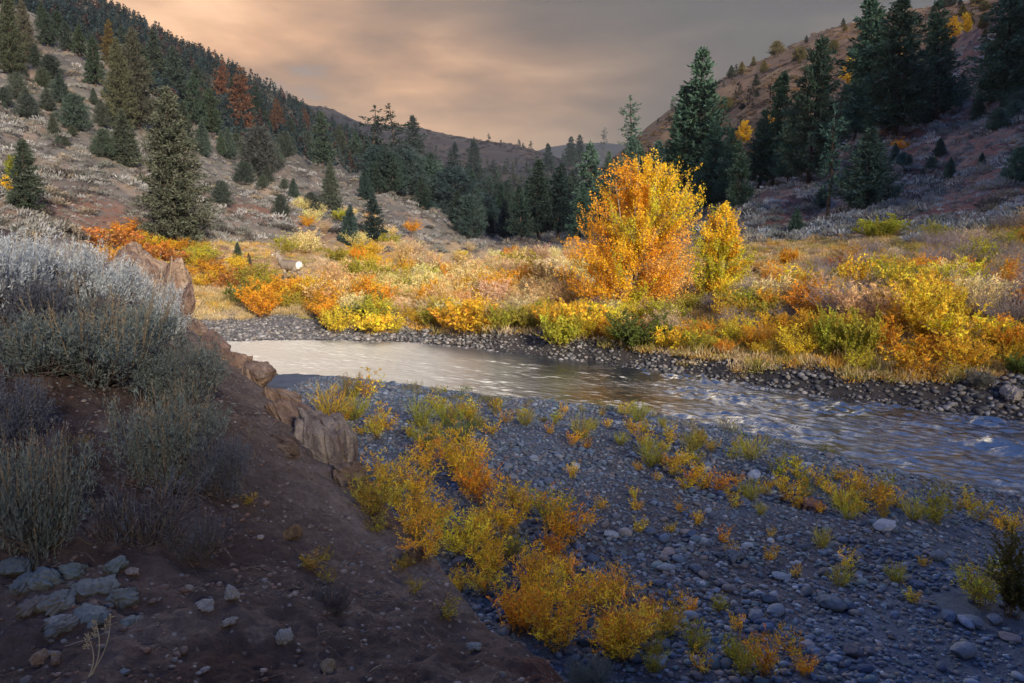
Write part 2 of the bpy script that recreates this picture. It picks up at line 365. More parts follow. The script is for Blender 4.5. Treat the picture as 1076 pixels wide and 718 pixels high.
def m_water():
    m, t = nt('river_water'); b = NB(t); P = b.n('ShaderNodeNewGeometry').outputs['Position']
    def mp(sx, sy, rz): return b.n('ShaderNodeMapping', ins={'Vector': P, 'Scale': (sx, sy, 1), 'Rotation': (0, 0, rz)}).outputs[0]
    w1 = b.noise(mp(0.9, 2.2, 0.55), 1.0, 4, 0.6, 0.6)
    w2 = b.noise(mp(2.2, 4.6, 0.55), 1.6, 4, 0.65, 0.9)
    w3 = b.noise(mp(3.0, 5.0, 0.3), 4.5, 3, 0.6, 0.5)
    x = b.n('ShaderNodeSeparateXYZ', ins={0: P}).outputs
    # the riffle: choppier downstream (to the right), calm pool to the left
    ch = b.n('ShaderNodeMapRange', ins={0: x[0], 1: -2.0, 2: 9.0, 3: 0.10, 4: 1.0}); ch.interpolation_type = 'SMOOTHSTEP'
    patch = b.ramp(b.noise(mp(0.25, 0.7, 0.5), 1.0, 3, 0.5), [(0.40, (0.35,)*3), (0.62, (1.15,)*3)])
    amp = b.math('MULTIPLY', ch.outputs[0], patch)
    h = b.math('ADD', b.math('MULTIPLY', w1, 0.7), b.math('ADD', b.math('MULTIPLY', w2, 0.6), b.math('MULTIPLY', w3, 0.22)))
    bm = b.n('ShaderNodeBump', ins={'Height': b.math('MULTIPLY', h, amp), 'Strength': 1.0, 'Distance': 0.05}).outputs[0]
    bed = b.ramp(b.noise(P, 3.0, 5, 0.7), [(0.3, (0.008, 0.012, 0.017)), (0.7, (0.026, 0.034, 0.042))])
    d = b.n('ShaderNodeBsdfDiffuse', ins={0: bed})
    g = b.n('ShaderNodeBsdfGlossy', ins={'Color': (0.95, 0.97, 1.0, 1), 'Roughness': b.n('ShaderNodeMapRange', ins={0: x[0], 1: -2.5, 2: 2.2, 3: 0.34, 4: 0.12}).outputs[0], 'Normal': bm})
    fr = b.n('ShaderNodeFresnel', ins={'IOR': 3.1, 'Normal': bm}).outputs[0]
    # broken white crests where the water runs fastest
    wc = b.math('MULTIPLY', b.ramp(b.noise(mp(1.6, 5.0, 0.55), 1.7, 5, 0.7, 1.2), [(0.60, (0,)*3), (0.68, (1,)*3)]), b.math('MULTIPLY', amp, 0.10, True))
    foam = b.n('ShaderNodeBsdfDiffuse', ins={0: (0.65, 0.68, 0.72, 1)})
    s = b.n('ShaderNodeMixShader', ins={0: fr, 1: d.outputs[0], 2: g.outputs[0]})
    s = b.n('ShaderNodeMixShader', ins={0: wc, 1: s.outputs[0], 2: foam.outputs[0]})
    b.out(s.outputs[0]); return m
M_GROUND, M_BANK, M_WATER, M_OUT = m_ground(), m_bank(), m_water(), m_outcrop()
M_LEAF = m_leaf('autumn_leaves', 0.48, 0.6, 0.25)
M_NEEDLE = m_leaf('needles', 0.12, 0.8, 0.1)
M_SAGE = m_leaf('sage_leaves', 0.2, 0.85, 0.1)
M_BARK = m_solid('bark', 9.0, 0.5, 0.95, 0.8, 0.04)
M_STONE = m_solid('river_stone', 7.0, 0.45, 0.8, 0.4, 0.02, 0.3)
M_COAT = m_solid('deer_coat', 14.0, 0.18, 0.9, 0.3, 0.01)

# ------------------------------------------------------------------ sky, sun
SUN_EL, SX, SY = 18.0, 0.36, -0.85
_s = Vector((SX, SY, math.hypot(SX, SY)*math.tan(R(SUN_EL)))).normalized()
sun = bpy.data.lights.new('sun', 'SUN'); sun.energy = 5.0; sun.angle = R(7.0); sun.color = (1.0, 0.86, 0.68)
sun_o = bpy.data.objects.new('sun', sun); COL.objects.link(sun_o); sun_o.rotation_euler = _s.to_track_quat('Z', 'Y').to_euler(); sun_o.location = _s*300
w = bpy.data.worlds.new('World'); SC.world = w; w.use_nodes = True; t = w.node_tree; t.nodes.clear(); b = NB(t)
sky = b.n('ShaderNodeTexSky'); sky.sky_type = 'NISHITA'; sky.sun_disc = False; sky.sun_elevation = R(SUN_EL); sky.sun_rotation = math.atan2(SX, SY)
D = b.n('ShaderNodeTexCoord').outputs['Generated']
def dirv(px, py):
    a, z = ray(px, py); v = Vector((a, 1, z)).normalized(); return tuple(v)
def lobe(px, py, k):
    d = b.n('ShaderNodeVectorMath', operation='DOT_PRODUCT', ins={0: D, 1: dirv(px, py)}).outputs['Value']
    return b.math('POWER', b.math('MAXIMUM', d, 0.0), k)
Z = b.n('ShaderNodeSeparateXYZ', ins={0: D}).outputs[2]
mpv = b.n('ShaderNodeMapping', ins={'Vector': D, 'Scale': (1.0, 1.0, 3.2), 'Rotation': (0, 0.12, 0.3)}).outputs[0]
c1 = b.noise(mpv, 2.6, 5, 0.5, 0.3); c2 = b.noise(mpv, 8.0, 4, 0.55, 0.5)
cl = b.math('ADD', b.math('MULTIPLY', c1, 0.84), b.math('MULTIPLY', c2, 0.16))
S = 10.0                                             # everything below is divided by the Background strength 0.1
def k3(c): return tuple(v*S for v in c)
grey = b.ramp(cl, [(0.34, k3((0.045, 0.043, 0.036))), (0.52, k3((0.084, 0.076, 0.062))), (0.70, k3((0.16, 0.132, 0.102)))])
warm = b.ramp(cl, [(0.34, k3((0.33, 0.20, 0.115))), (0.52, k3((0.68, 0.37, 0.185))), (0.70, k3((1.05, 0.65, 0.36)))])
glow = b.math('MULTIPLY', b.math('ADD', lobe(225, 75, 24.0), b.math('MULTIPLY', lobe(500, 95, 60.0), 0.34)), b.ramp(cl, [(0.36, (0.45,)*3), (0.58, (1.0,)*3)]), True)
hi = b.n('ShaderNodeMapRange', ins={0: Z, 1: 0.17, 2: 0.275, 3: 0.0, 4: 0.85}); hi.interpolation_type = 'SMOOTHSTEP'
glow = b.math('MULTIPLY', glow, b.math('SUBTRACT', 1.0, b.math('MULTIPLY', hi.outputs[0], b.math('SUBTRACT', 1.0, lobe(170, 40, 22.0)))))
c = b.mix(glow, grey, warm)
low = b.n('ShaderNodeMapRange', ins={0: Z, 1: 0.22, 2: 0.07, 3: 0.0, 4: 0.55}); low.interpolation_type = 'SMOOTHSTEP'
c = b.mix(low.outputs[0], c, b.mix(glow, k3((0.17, 0.157, 0.13)), k3((0.60, 0.40, 0.25))))
over = b.n('ShaderNodeMapRange', ins={0: Z, 1: 0.27, 2: 0.62, 3: 0.0, 4: 1.0}); over.interpolation_type = 'SMOOTHSTEP'
c = b.mix(over.outputs[0], c, b.ramp(cl, [(0.35, k3((0.05, 0.125, 0.40))), (0.65, k3((0.085, 0.175, 0.45)))]))
# bright sky patch added above the frame, ahead and left, to brighten the water
band = b.n('ShaderNodeMapRange', ins={0: Z, 1: 0.30, 2: 0.42, 3: 0.0, 4: 1.0}); band.interpolation_type = 'SMOOTHSTEP'
band2 = b.n('ShaderNodeMapRange', ins={0: Z, 1: 0.85, 2: 0.60, 3: 0.0, 4: 1.0}); band2.interpolation_type = 'SMOOTHSTEP'
c = b.mix(b.math('MULTIPLY', b.math('MULTIPLY', band.outputs[0], band2.outputs[0]), b.math('MULTIPLY', lobe(200, -330, 12.0), 1.0), True), c, k3((4.0, 3.45, 2.7)))
gap = b.ramp(cl, [(0.30, (0.4,)*3), (0.42, (0.0,)*3)])
c = b.mix(gap, c, sky.outputs[0])
bg = b.n('ShaderNodeBackground', ins={'Color': c, 'Strength': 0.1})
b.n('ShaderNodeOutputWorld', ins={0: bg.outputs[0]})
vs = SC.view_settings; vs.view_transform = 'Standard'; vs.look = 'None'; vs.exposure = 0.55; vs.gamma = 1.0; vs.use_curve_mapping = False
SC.render.engine = 'CYCLES'; SC.cycles.use_denoising = True
try: SC.cycles.denoiser = 'OPENIMAGEDENOISE'
except Exception: pass
SC.cycles.max_bounces = 6; SC.cycles.diffuse_bounces = 3; SC.cycles.glossy_bounces = 3; SC.cycles.transmission_bounces = 3; SC.cycles.transparent_max_bounces = 4
SC.cycles.sample_clamp_indirect = 6.0; SC.cycles.volume_bounces = 0

# ------------------------------------------------------------------ terrain sheets
def blob(x, y, z0, rx, ry):
    return np.exp(-((x-z0[0])/rx)**2-((y-z0[1])/ry)**2)
def grid(t0, t1, nt_, y0, y1, ny):
    T = np.linspace(t0, t1, nt_); Y = np.geomspace(y0, y1, ny)
    return np.meshgrid(T, Y)
def sheet(name, t0, t1, n, y0, y1, m, zf, cf, mat, ratio=True):
    T, Y = grid(t0, t1, n, y0, y1, m); X = T*Y
    Zz = zf(X, Y)
    C = cf(X, Y, Zz)
    i = np.arange(n*m).reshape(m, n)
    F = np.stack([i[:-1, :-1], i[:-1, 1:], i[1:, 1:], i[1:, :-1]], -1).reshape(-1, 4)
    me = new_mesh(name, np.stack([X, Y, Zz], -1).reshape(-1, 3), F, C.reshape(-1, 3), mat)
    o = link(name, me); o['kind'] = 'structure'; return o
def lerp(a, b_, f): return a + (np.asarray(b_)-a)*f[..., None]
def const(c, x): return np.broadcast_to(np.array(c, float), x.shape+(3,)).copy()
red_spots = [(85, 225, 50, 15, 6), (150, 205, 55, 14, 6),  (880, 238, 54, 12, 6), (960, 220, 46, 10, 5), (1050, 232, 40, 9, 5), (1010, 110, 110, 18, 14), (890, 165, 100, 8, 12), (310, 235, 80, 12, 6)]
def ground_col(x, y, z):
    n = fbm(x*0.25, y*0.25, 4); n2 = fbm(x*1.1+7, y*1.1, 3); ns = fbm(x*0.06+3, y*0.06, 4)
    yf, yn = yfar(x), ynear(x); dn = yn-y; df = y-yf
    c = const((0.085, 0.105, 0.142), x)                                             # gravel
    c = lerp(c, (0.075, 0.072, 0.084), sstep(0.0, 0.5, n)*0.85)                      # sandy silt between the stones
    c = lerp(c, (0.075, 0.075, 0.075), sstep(0.5, 0.0, dn)*(dn > 0))               # wet edge
    c = lerp(c, (0.055, 0.05, 0.05), (df > -0.3)*1.0)                              # dark cut bank of the far side
    flat = np.interp(x, [-9, -4], [1.0, 0.0])
    c = lerp(c, (0.16, 0.155, 0.16), (df > 0.2)*flat)                              # gravel flat
    mead = lerp(const((0.30, 0.19, 0.085), x), (0.20, 0.16, 0.075), sstep(-0.2, 0.4, n2))
    mead = lerp(mead, (0.36, 0.27, 0.17), sstep(40, 75, y)*0.8)
    c = lerp(c, mead, sstep(0.9, 2.0, df - flat*6))
    slope = lerp(const((0.148, 0.138, 0.124), x), (0.102, 0.093, 0.088), sstep(-0.2, 0.4, ns))
    slope = lerp(slope, (0.27, 0.20, 0.15), sstep(0.1, 0.5, n)*0.6)
    right = sstep(3, 14, x - 0.25*(y-30))
    slope = lerp(slope, lerp(const((0.19, 0.125, 0.11), x), (0.17, 0.078, 0.066), sstep(-0.1, 0.3, n)), right*0.9)
    onslope = np.clip(sstep(2.6, 5.0, z) + sstep(90, 130, y), 0, 1)
    c = lerp(c, slope, onslope)
    rs = 0
    for px, py, Y, rx, ry in red_spots:
        p = at(px, py, Y); rs = rs + blob(x, y, p, rx, ry)
    rs = np.clip(rs, 0, 1)*sstep(-0.5, 0.2, n2+0.2)*(df > 3)
    c = lerp(c, lerp(const((0.23, 0.095, 0.055), x), (0.19, 0.075, 0.062), right), rs*0.6)
    forest = sstep(120, 175, y)*sstep(0.62, 0.3, np.abs(x/y))
    c = lerp(c, (0.045, 0.045, 0.04), forest*0.6)
    return np.clip(c, 0.01, 1)
sheet('ground', -1.35, 1.35, 620, 3.0, 300, 640, ground_z, ground_col, M_GROUND)
def bank_col(x, y, z):
    n = fbm(x*0.7, y*0.7, 4); n2 = fbm(x*2.2+5, y*2.2, 4)
    xe = np.interp(y, _edge[:, 1], _edge[:, 0]); over = x-xe
    c = const((0.115, 0.086, 0.078), x)
    c = lerp(c, (0.08, 0.055, 0.05), sstep(0.0, 0.45, n))
    c = lerp(c, (0.19, 0.15, 0.135), sstep(0.15, 0.6, n2)*0.6)
    c = lerp(c, (0.29, 0.235, 0.195), sstep(-1.7, 0.2, over+0.8*n)*sstep(3.6, 6.5, y)*0.8)
    c = lerp(c, (0.15, 0.07, 0.055), sstep(0.2, 0.5, fbm(x*0.8+3, y*0.5, 3))*sstep(-0.6, 0.5, over))
    return np.clip(c, 0.01, 1)
def sheet_xy(name, x0, x1, n, y0, y1, m, zf, cf, mat, xs_=None, ys_=None):
    X, Y = np.meshgrid(np.linspace(x0, x1, n) if xs_ is None else xs_, np.linspace(y0, y1, m) if ys_ is None else ys_); m, n = X.shape; Zz = zf(X, Y); C = cf(X, Y, Zz)
    i = np.arange(n*m).reshape(m, n)
    F = np.stack([i[:-1, :-1], i[:-1, 1:], i[1:, 1:], i[1:, :-1]], -1).reshape(-1, 4)
    o = link(name, new_mesh(name, np.stack([X, Y, Zz], -1).reshape(-1, 3), F, C.reshape(-1, 3), mat)); o['kind'] = 'structure'; return o
_bx = np.concatenate([np.linspace(-17, -6, 90), np.linspace(-5.95, -4, 60), np.linspace(-3.98, 1.6, 340), np.linspace(1.64, 5, 60)]); _by = np.concatenate([np.linspace(-7, 1.6, 50), 1.62*(12/1.62)**np.linspace(0, 1, 560), np.linspace(12.1, 26, 150)])
sheet_xy('bank', -17, 5.0, 560, -7.0, 26, 760, bank_z, bank_col, M_BANK, _bx, _by)
def rcol(a, b_, c_, s):
    def f(x, y, z):
        n = fbm(x*0.02*s, y*0.02*s, 5); n2 = fbm(x*0.07*s+4, y*0.07*s, 4)
        c = lerp(const(a, x), b_, sstep(-0.1, 0.4, n)); return np.clip(lerp(c, c_, sstep(0.15, 0.5, n2)*0.8), 0.005, 1)
    return f
def rsheet(name, fn, t0, t1, n, y0, y1, m, cf):
    return sheet(name, t0, t1, n, y0, y1, m, lambda X, Y: fn(X/Y, Y), cf, M_GROUND)
rsheet('mountain', ridge_left, -1.3, 0.35, 260, 130, 800, 220, rcol((0.05, 0.05, 0.035), (0.075, 0.06, 0.045), (0.035, 0.04, 0.03), 1))
rsheet('hill', ridge_right, -0.1, 1.3, 300, 140, 650, 260, rcol((0.17, 0.105, 0.065), (0.115, 0.075, 0.055), (0.21, 0.14, 0.08), 1.2))
rsheet('hill', ridge_mid, -0.7, 0.8, 260, 590, 1300, 160, rcol((0.040, 0.035, 0.038), (0.026, 0.028, 0.034), (0.058, 0.046, 0.042), 0.5))
rsheet('hill', ridge_far, -0.5, 0.8, 160, 1190, 2300, 80, rcol((0.045, 0.05, 0.055), (0.035, 0.042, 0.05), (0.05, 0.05, 0.05), 0.4))
# added unseen hill behind the camera, shaped to shade near bank and right slope
def shade_hill_z(x, y):
    crest = np.interp(x, [-160, -60, -20, 8, 22, 36, 58, 75, 95, 125, 200, 320, 460], [26, 24, 22, 22, 22, 23, 29, 50, 74, 84, 128, 188, 235])
    u = np.clip((-8-y)/37.0, 0, 1.6)
    up = np.where(u <= 1, u**1.15, 1+0.25*(u-1))
    return 2.2 + (crest-2.2)*up + 0.5*fbm(x*0.08, y*0.08, 4)*sstep(0, 0.3, u) - 3.0*sstep(-8, -4, y)
sheet_xy('shade_hillside', -160, 460, 200, -70, -4, 60, shade_hill_z, rcol((0.2, 0.15, 0.11), (0.13, 0.1, 0.08), (0.1, 0.1, 0.07), 4), M_GROUND)
def plain_z(x, y): return np.where(np.abs(x) < 12, -1.2, -1.2) + 0*x
# the river surface, a strip between its two banks and a little under them
xs = np.concatenate([np.linspace(-60, -16, 60), np.linspace(-15.9, 17, 620), np.linspace(17.3, 30, 20)])
yn_, yf_ = ynear(xs)-0.9, yfar(xs)+0.9
k = np.linspace(0, 1, 190)
Yw = yn_[None]+(yf_-yn_)[None]*k[:, None]; Xw = np.broadcast_to(xs, Yw.shape)
# waves run down the channel (towards the right and the camera); a calm pool to the left, a riffle to the right
ux, uy = 0.80, -0.60
al, ac = Xw*ux+Yw*uy, -Xw*uy+Yw*ux
amp = 0.20+1.15*sstep(1.5, 8.5, Xw)
amp = amp*(0.45+0.85*sstep(-0.35, 0.45, fbm(al*0.18, ac*0.5, 3)))
Zw = amp*(0.050*fbm(al*0.85, ac*2.0, 3) + 0.045*fbm(al*2.6+3, ac*4.6, 3)+0.04*np.abs(perlin(al*1.6, ac*3.2+9)))
i = np.arange(Yw.size).reshape(Yw.shape)
F = np.stack([i[:-1, :-1], i[:-1, 1:], i[1:, 1:], i[1:, :-1]], -1).reshape(-1, 4)
o = link('river', new_mesh('river', np.stack([Xw, Yw, Zw], -1).reshape(-1, 3), F, None, M_WATER)); o['kind'] = 'structure'

# ------------------------------------------------------------------ plants: prototypes
def rg(seed): return np.random.default_rng(seed)
def conifer(seed, H=10.0, rad=2.2, base=0.08, power=0.8, spacing=0.30, per=6, droop=-0.25, ragged=0.3, gaps=0.0, dens=1.0, tint=(0.045, 0.06, 0.04), dead=False, round_top=False, lean=0.0, spray=0.42, cw=0.13):
    g = rg(seed); tr = MB(); cr = MB()
    zs = np.linspace(0, H*0.985, 12); bend = np.cumsum(g.normal(size=(12, 2))*0.05, axis=0); bend[:, 0] += lean*zs
    tr.tube(np.c_[bend, zs], np.interp(zs, [0, H*0.05, H], [H*0.022, H*0.017, H*0.002]), (0.075, 0.055, 0.045), 7)
    z = H*base; tint = np.array(tint); Pq, Dq, Lq, Wq, Cq = [], [], [], [], []
    while z < H*0.985:
        u = (z-H*base)/(H*(1-base))
        env = (1-u)**power if not round_top else math.sqrt(max(1-(1.12*u-0.12)**2, 0.02))*(0.72+0.28*(1-u))
        if u < 0.12 and not round_top: env *= 0.72+u*2.3
        lr = rad*env
        n = max(3, int(per*(0.5+0.5*env)+g.random()*1.5)); a0 = g.random()*6.28
        if not (g.random() < gaps):
            for q in range(n):
                if g.random() < gaps*0.6: continue
                a = a0+q*6.283/n+g.normal()*0.25; L = max(0.12, lr*(1+g.normal()*ragged)); L = min(L, rad*1.25)
                d = np.array([math.cos(a), math.sin(a), 0]); c0 = np.array([np.interp(z, zs, bend[:, 0]), np.interp(z, zs, bend[:, 1]), z])
                dr = droop*(1-u*1.4)+g.normal()*0.06
                s = np.linspace(0, 1, 5)[:, None]
                path = c0 + d*s*L + np.array([0, 0, 1])*(dr*L*s+0.22*L*s*s)
                if L > 0.5 or dead: tr.tube(path, np.linspace(0.02+0.012*L, 0.006, 5), (0.085, 0.065, 0.05) if not dead else (0.12, 0.085, 0.07), 3)
                ns = max(2, int((3+L*6.0)*dens))
                t_ = g.random(ns)**0.75*0.85+0.15
                for tt in t_:
                    p = np.array([np.interp(tt, s[:, 0], path[:, i]) for i in range(3)])
                    side = np.cross(d, [0, 0, 1])*g.normal()*0.5
                    dd = d*0.7+side+np.array([0, 0, g.normal()*0.25+0.25])
                    m = 3
                    Pq.append(p+g.normal(size=(m, 3))*0.06*(1+L*0.4)); Dq.append(dd+g.normal(size=(m, 3))*0.45); Lq.append(spray*(0.65+0.7*g.random(m))*(0.6+0.4*min(1, L))); Wq.append(np.full(m, cw)*(0.7+0.6*g.random(m)))
                    Cq.append(tint*(0.72+0.5*g.random((m, 1))+0.28*g.normal()*0.5)*np.array([1, 1, 1.0]))
        z += spacing*(0.75+0.5*g.random())*(0.75+0.25*(1-u))
    # leading shoot
    m = 16; top = np.array([bend[-1, 0], bend[-1, 1], H*0.95])
    Pq.append(top+np.c_[g.normal(size=(m, 2))*0.03, g.random(m)*H*0.045]); Dq.append(np.c_[g.normal(size=(m, 2))*0.5, np.full(m, 1.0)]); Lq.append(np.full(m, 0.3)); Wq.append(np.full(m, 0.1)); Cq.append(np.tile(tint, (m, 1)))
    P = np.concatenate(Pq); Q = cards(P, np.concatenate(Dq), np.concatenate(Lq), np.concatenate(Wq), 0.12, g)
    cr.quads(Q, np.clip(np.concatenate(Cq), 0.004, 1))
    return [('trunk', tr.mesh('trunk', M_BARK)), ('crown', cr.mesh('crown', M_NEEDLE))], cr.arrays()
GREEN = (0.058, 0.082, 0.058); BLUEG = (0.070, 0.092, 0.074); OLIVE = (0.085, 0.096, 0.062)
PR = {}
PR['broad'] = [conifer(s, 10, 2.5, 0.05, 0.72, 0.24, 8, -0.20, 0.24, 0.0, 1.9, OLIVE, spray=0.30, cw=0.075)[0] for s in (1, 2)]
PR['pine'] = [conifer(s, 10, 2.2, 0.09, 0.72, 0.28, 7, -0.16, 0.34, 0.05, 1.1, GREEN)[0] for s in (3, 4, 5, 503, 504)]
PR['tall'] = [conifer(s, 10, 1.75, 0.12, 0.70, 0.28, 7, -0.14, 0.34, 0.06, 1.1, GREEN)[0] for s in (6, 7, 8, 506, 507)]
PR['sparse'] = [conifer(s, 10, 1.15, 0.22, 0.55, 0.48, 4, 0.05, 0.5, 0.28, 0.8, GREEN)[0] for s in (9, 10)]
PR['young'] = [conifer(s, 10, 2.9, 0.02, 0.85, 0.42, 8, 0.05, 0.18, 0.0, 1.1, BLUEG, spray=0.75)[0] for s in (11, 12)]
PR['juniper'] = [conifer(s, 10, 4.3, 0.02, 0.8, 0.55, 9, 0.12, 0.22, 0.0, 0.75, BLUEG, round_top=True, spray=0.95)[0] for s in (13, 14)]
PR['dead'] = [conifer(s, 10, 1.9, 0.16, 0.70, 0.34, 6, -0.12, 0.38, 0.08, 0.75, (0.15, 0.066, 0.038), True)[0] for s in (15, 16)]
PR['golden'] = [conifer(s, 10, 1.9, 0.10, 0.7, 0.32, 6, -0.1, 0.3, 0.05, 0.9, (0.13, 0.095, 0.035))[0] for s in (17,)]
PR['umbrella'] = [conifer(18, 10, 2.2, 0.55, 0.45, 0.7, 5, 0.1, 0.4, 0.15, 0.8, GREEN, spray=0.9)[0]]

def leafy(seed, H=1.3, spread=0.55, stems=30, leaves=1700, L=0.085, W=0.038, low=0.15, upright=0.75, stemcol=(0.16, 0.11, 0.08), stem_r=0.006, side=True, hue=0.25, lean=0.6):
    """many-stemmed shrub: stem and foliage meshes; leaf colours vary around 1"""
    g = rg(seed); st = MB(); fo = MB(); Pq, Dq, Cq, Lf = [], [], [], []
    for k in range(stems):
        a = g.random()*6.283; r0 = spread*0.25*math.sqrt(g.random()); out = spread*(0.2+0.8*math.sqrt(g.random()))
        h = H*(0.55+0.45*g.random())*(1-0.35*(out/spread)**2)
        s = np.linspace(0, 1, 6)[:, None]; d = np.array([math.cos(a), math.sin(a), 0])
        path = d*(r0+out*s**(1.4-upright*0.4)) + np.array([0, 0, 1])*h*(s**0.85) + np.cumsum(g.normal(size=(6, 3))*0.02*H, axis=0)*np.array([1, 1, 0.4])
        path[0] = d*r0
        st.tube(path, np.linspace(stem_r, stem_r*0.35, 6), np.array(stemcol)*(0.8+0.4*g.random()), 3)
        tone = np.array([1.0, 1+hue*0.45*g.normal(), 1.0])*(1+0.16*g.normal())
        twigs = [path]
        if side:
            for q in range(4):
                i = g.integers(1, 5); p0 = path[i]; dv = unit(np.array([g.normal(), g.normal(), 0.9+0.6*g.random()])); ln = H*(0.14+0.2*g.random())
                tw = p0 + dv*np.linspace(0, ln, 4)[:, None]; twigs.append(tw); st.tube(tw, np.linspace(stem_r*0.5, stem_r*0.25, 4), stemcol, 3)
        nl = int(leaves/stems/len(twigs)*(0.6+0.8*g.random()))+1
        for j, tw in enumerate(twigs):
            t_ = (low+(1-low)*g.random(nl)**0.8) if j == 0 else g.random(nl)
            x = t_*(len(tw)-1); i = np.minimum(x.astype(int), len(tw)-2); p = tw[i]+(tw[i+1]-tw[i])*(x-i)[:, None]
            dd = unit(tw[-1]-tw[0])
            Pq.append(p); Dq.append(dd*0.55+g.normal(size=(nl, 3))*lean); Lf.append(L*(0.6+0.7*g.random(nl)))
            Cq.append(tone*np.array([1.0, 1.0, 1.0])*(1+0.13*g.normal(size=(nl, 1)))*np.c_[np.ones(nl), 1+hue*0.28*g.normal(size=nl), np.ones(nl)])
    Lf = np.concatenate(Lf)
    fo.quads(cards(np.concatenate(Pq), np.concatenate(Dq), Lf, Lf*W/L, 0.12, g), np.clip(np.concatenate(Cq), 0.25, 1.7))
    return [('stem', st.mesh('stem', M_BARK)), ('foliage', fo.mesh('foliage', M_LEAF))], fo.arrays(), st.arrays()
_wl = [leafy(s, 1.35, 0.60, 40, 4200, 0.060, 0.024, upright=0.5, hue=0.18) for s in (21, 22, 23, 24)]
PR['willow'] = [p[0] for p in _wl]
PR['tallwillow'] = [leafy(s, 1.9, 0.6, 34, 5200, 0.068, 0.034, upright=0.4)[0] for s in (25, 26)]
PR['low'] = [leafy(s, 0.7, 0.65, 30, 1500, 0.075, 0.032, upright=0.3)[0] for s in (27, 28)]
PR['round'] = [leafy(s, 1.15, 0.7, 48, 6000, 0.065, 0.034, low=0.02, upright=0.9, hue=0.15)[0] for s in (29, 30)]
PR['feather'] = [leafy(s, 1.25, 0.55, 60, 2600, 0.10, 0.018, low=0.3, stem_r=0.005, stemcol=(0.30, 0.21, 0.15), hue=0.12, lean=0.35)[0] for s in (31, 32, 33)]
PR['bare'] = [leafy(s, 1.3, 0.9, 130, 420, 0.06, 0.02, stemcol=(0.30, 0.25, 0.265), stem_r=0.006, hue=0.1)[0] for s in (34, 35)]
PR['sprig'] = [leafy(s, 0.55, 0.18, 10, 320, 0.050, 0.014, low=0.06, stem_r=0.0026, upright=0.25, hue=0.34, lean=0.45)[0] for s in range(36, 42)]
PR['thicket'] = [leafy(s, 0.85, 0.34, 26, 1300, 0.058, 0.013, low=0.06, stem_r=0.003, upright=0.25, hue=0.34, lean=0.42)[0] for s in range(43, 48)]
PR['rush'] = [leafy(s, 0.55, 0.20, 70, 520, 0.13, 0.006, low=0.0, stem_r=0.002, stemcol=(0.15, 0.15, 0.06), side=False, hue=0.3, lean=0.18)[0] for s in (48, 49, 50)]

# pale sagebrush of the slopes: a puff of small grey blades
def puff(seed, n=70, flat=0.62, L=0.30, W=0.13):
    g = rg(seed); d = unit(g.normal(size=(n, 3))*[1, 1, 0.9]+[0, 0, 0.35]); d[:, 2] = np.abs(d[:, 2])*0.9
    P = d*(0.18+0.32*g.random((n, 1)))*[1, 1, flat*1.3]; D_ = d+[0, 0, 0.75]+g.normal(size=(n, 3))*0.35
    m = MB(); m.quads(cards(P, D_, L*(0.7+0.6*g.random(n)), W*(0.7+0.6*g.random(n)), 0.1, g), np.ones((n, 3))*(0.75+0.5*g.random((n, 1)))); return m
PUFF = [puff(s, 84, 0.62, 0.20, 0.065).arrays() for s in range(60, 66)]
PUFFS = [puff(s, 44, 0.62, 0.24, 0.085).arrays() for s in range(60, 66)]
PUFFM = [[('foliage', puff(s, 320, 0.62, 0.17, 0.045).mesh('foliage', M_SAGE))] for s in range(70, 74)]

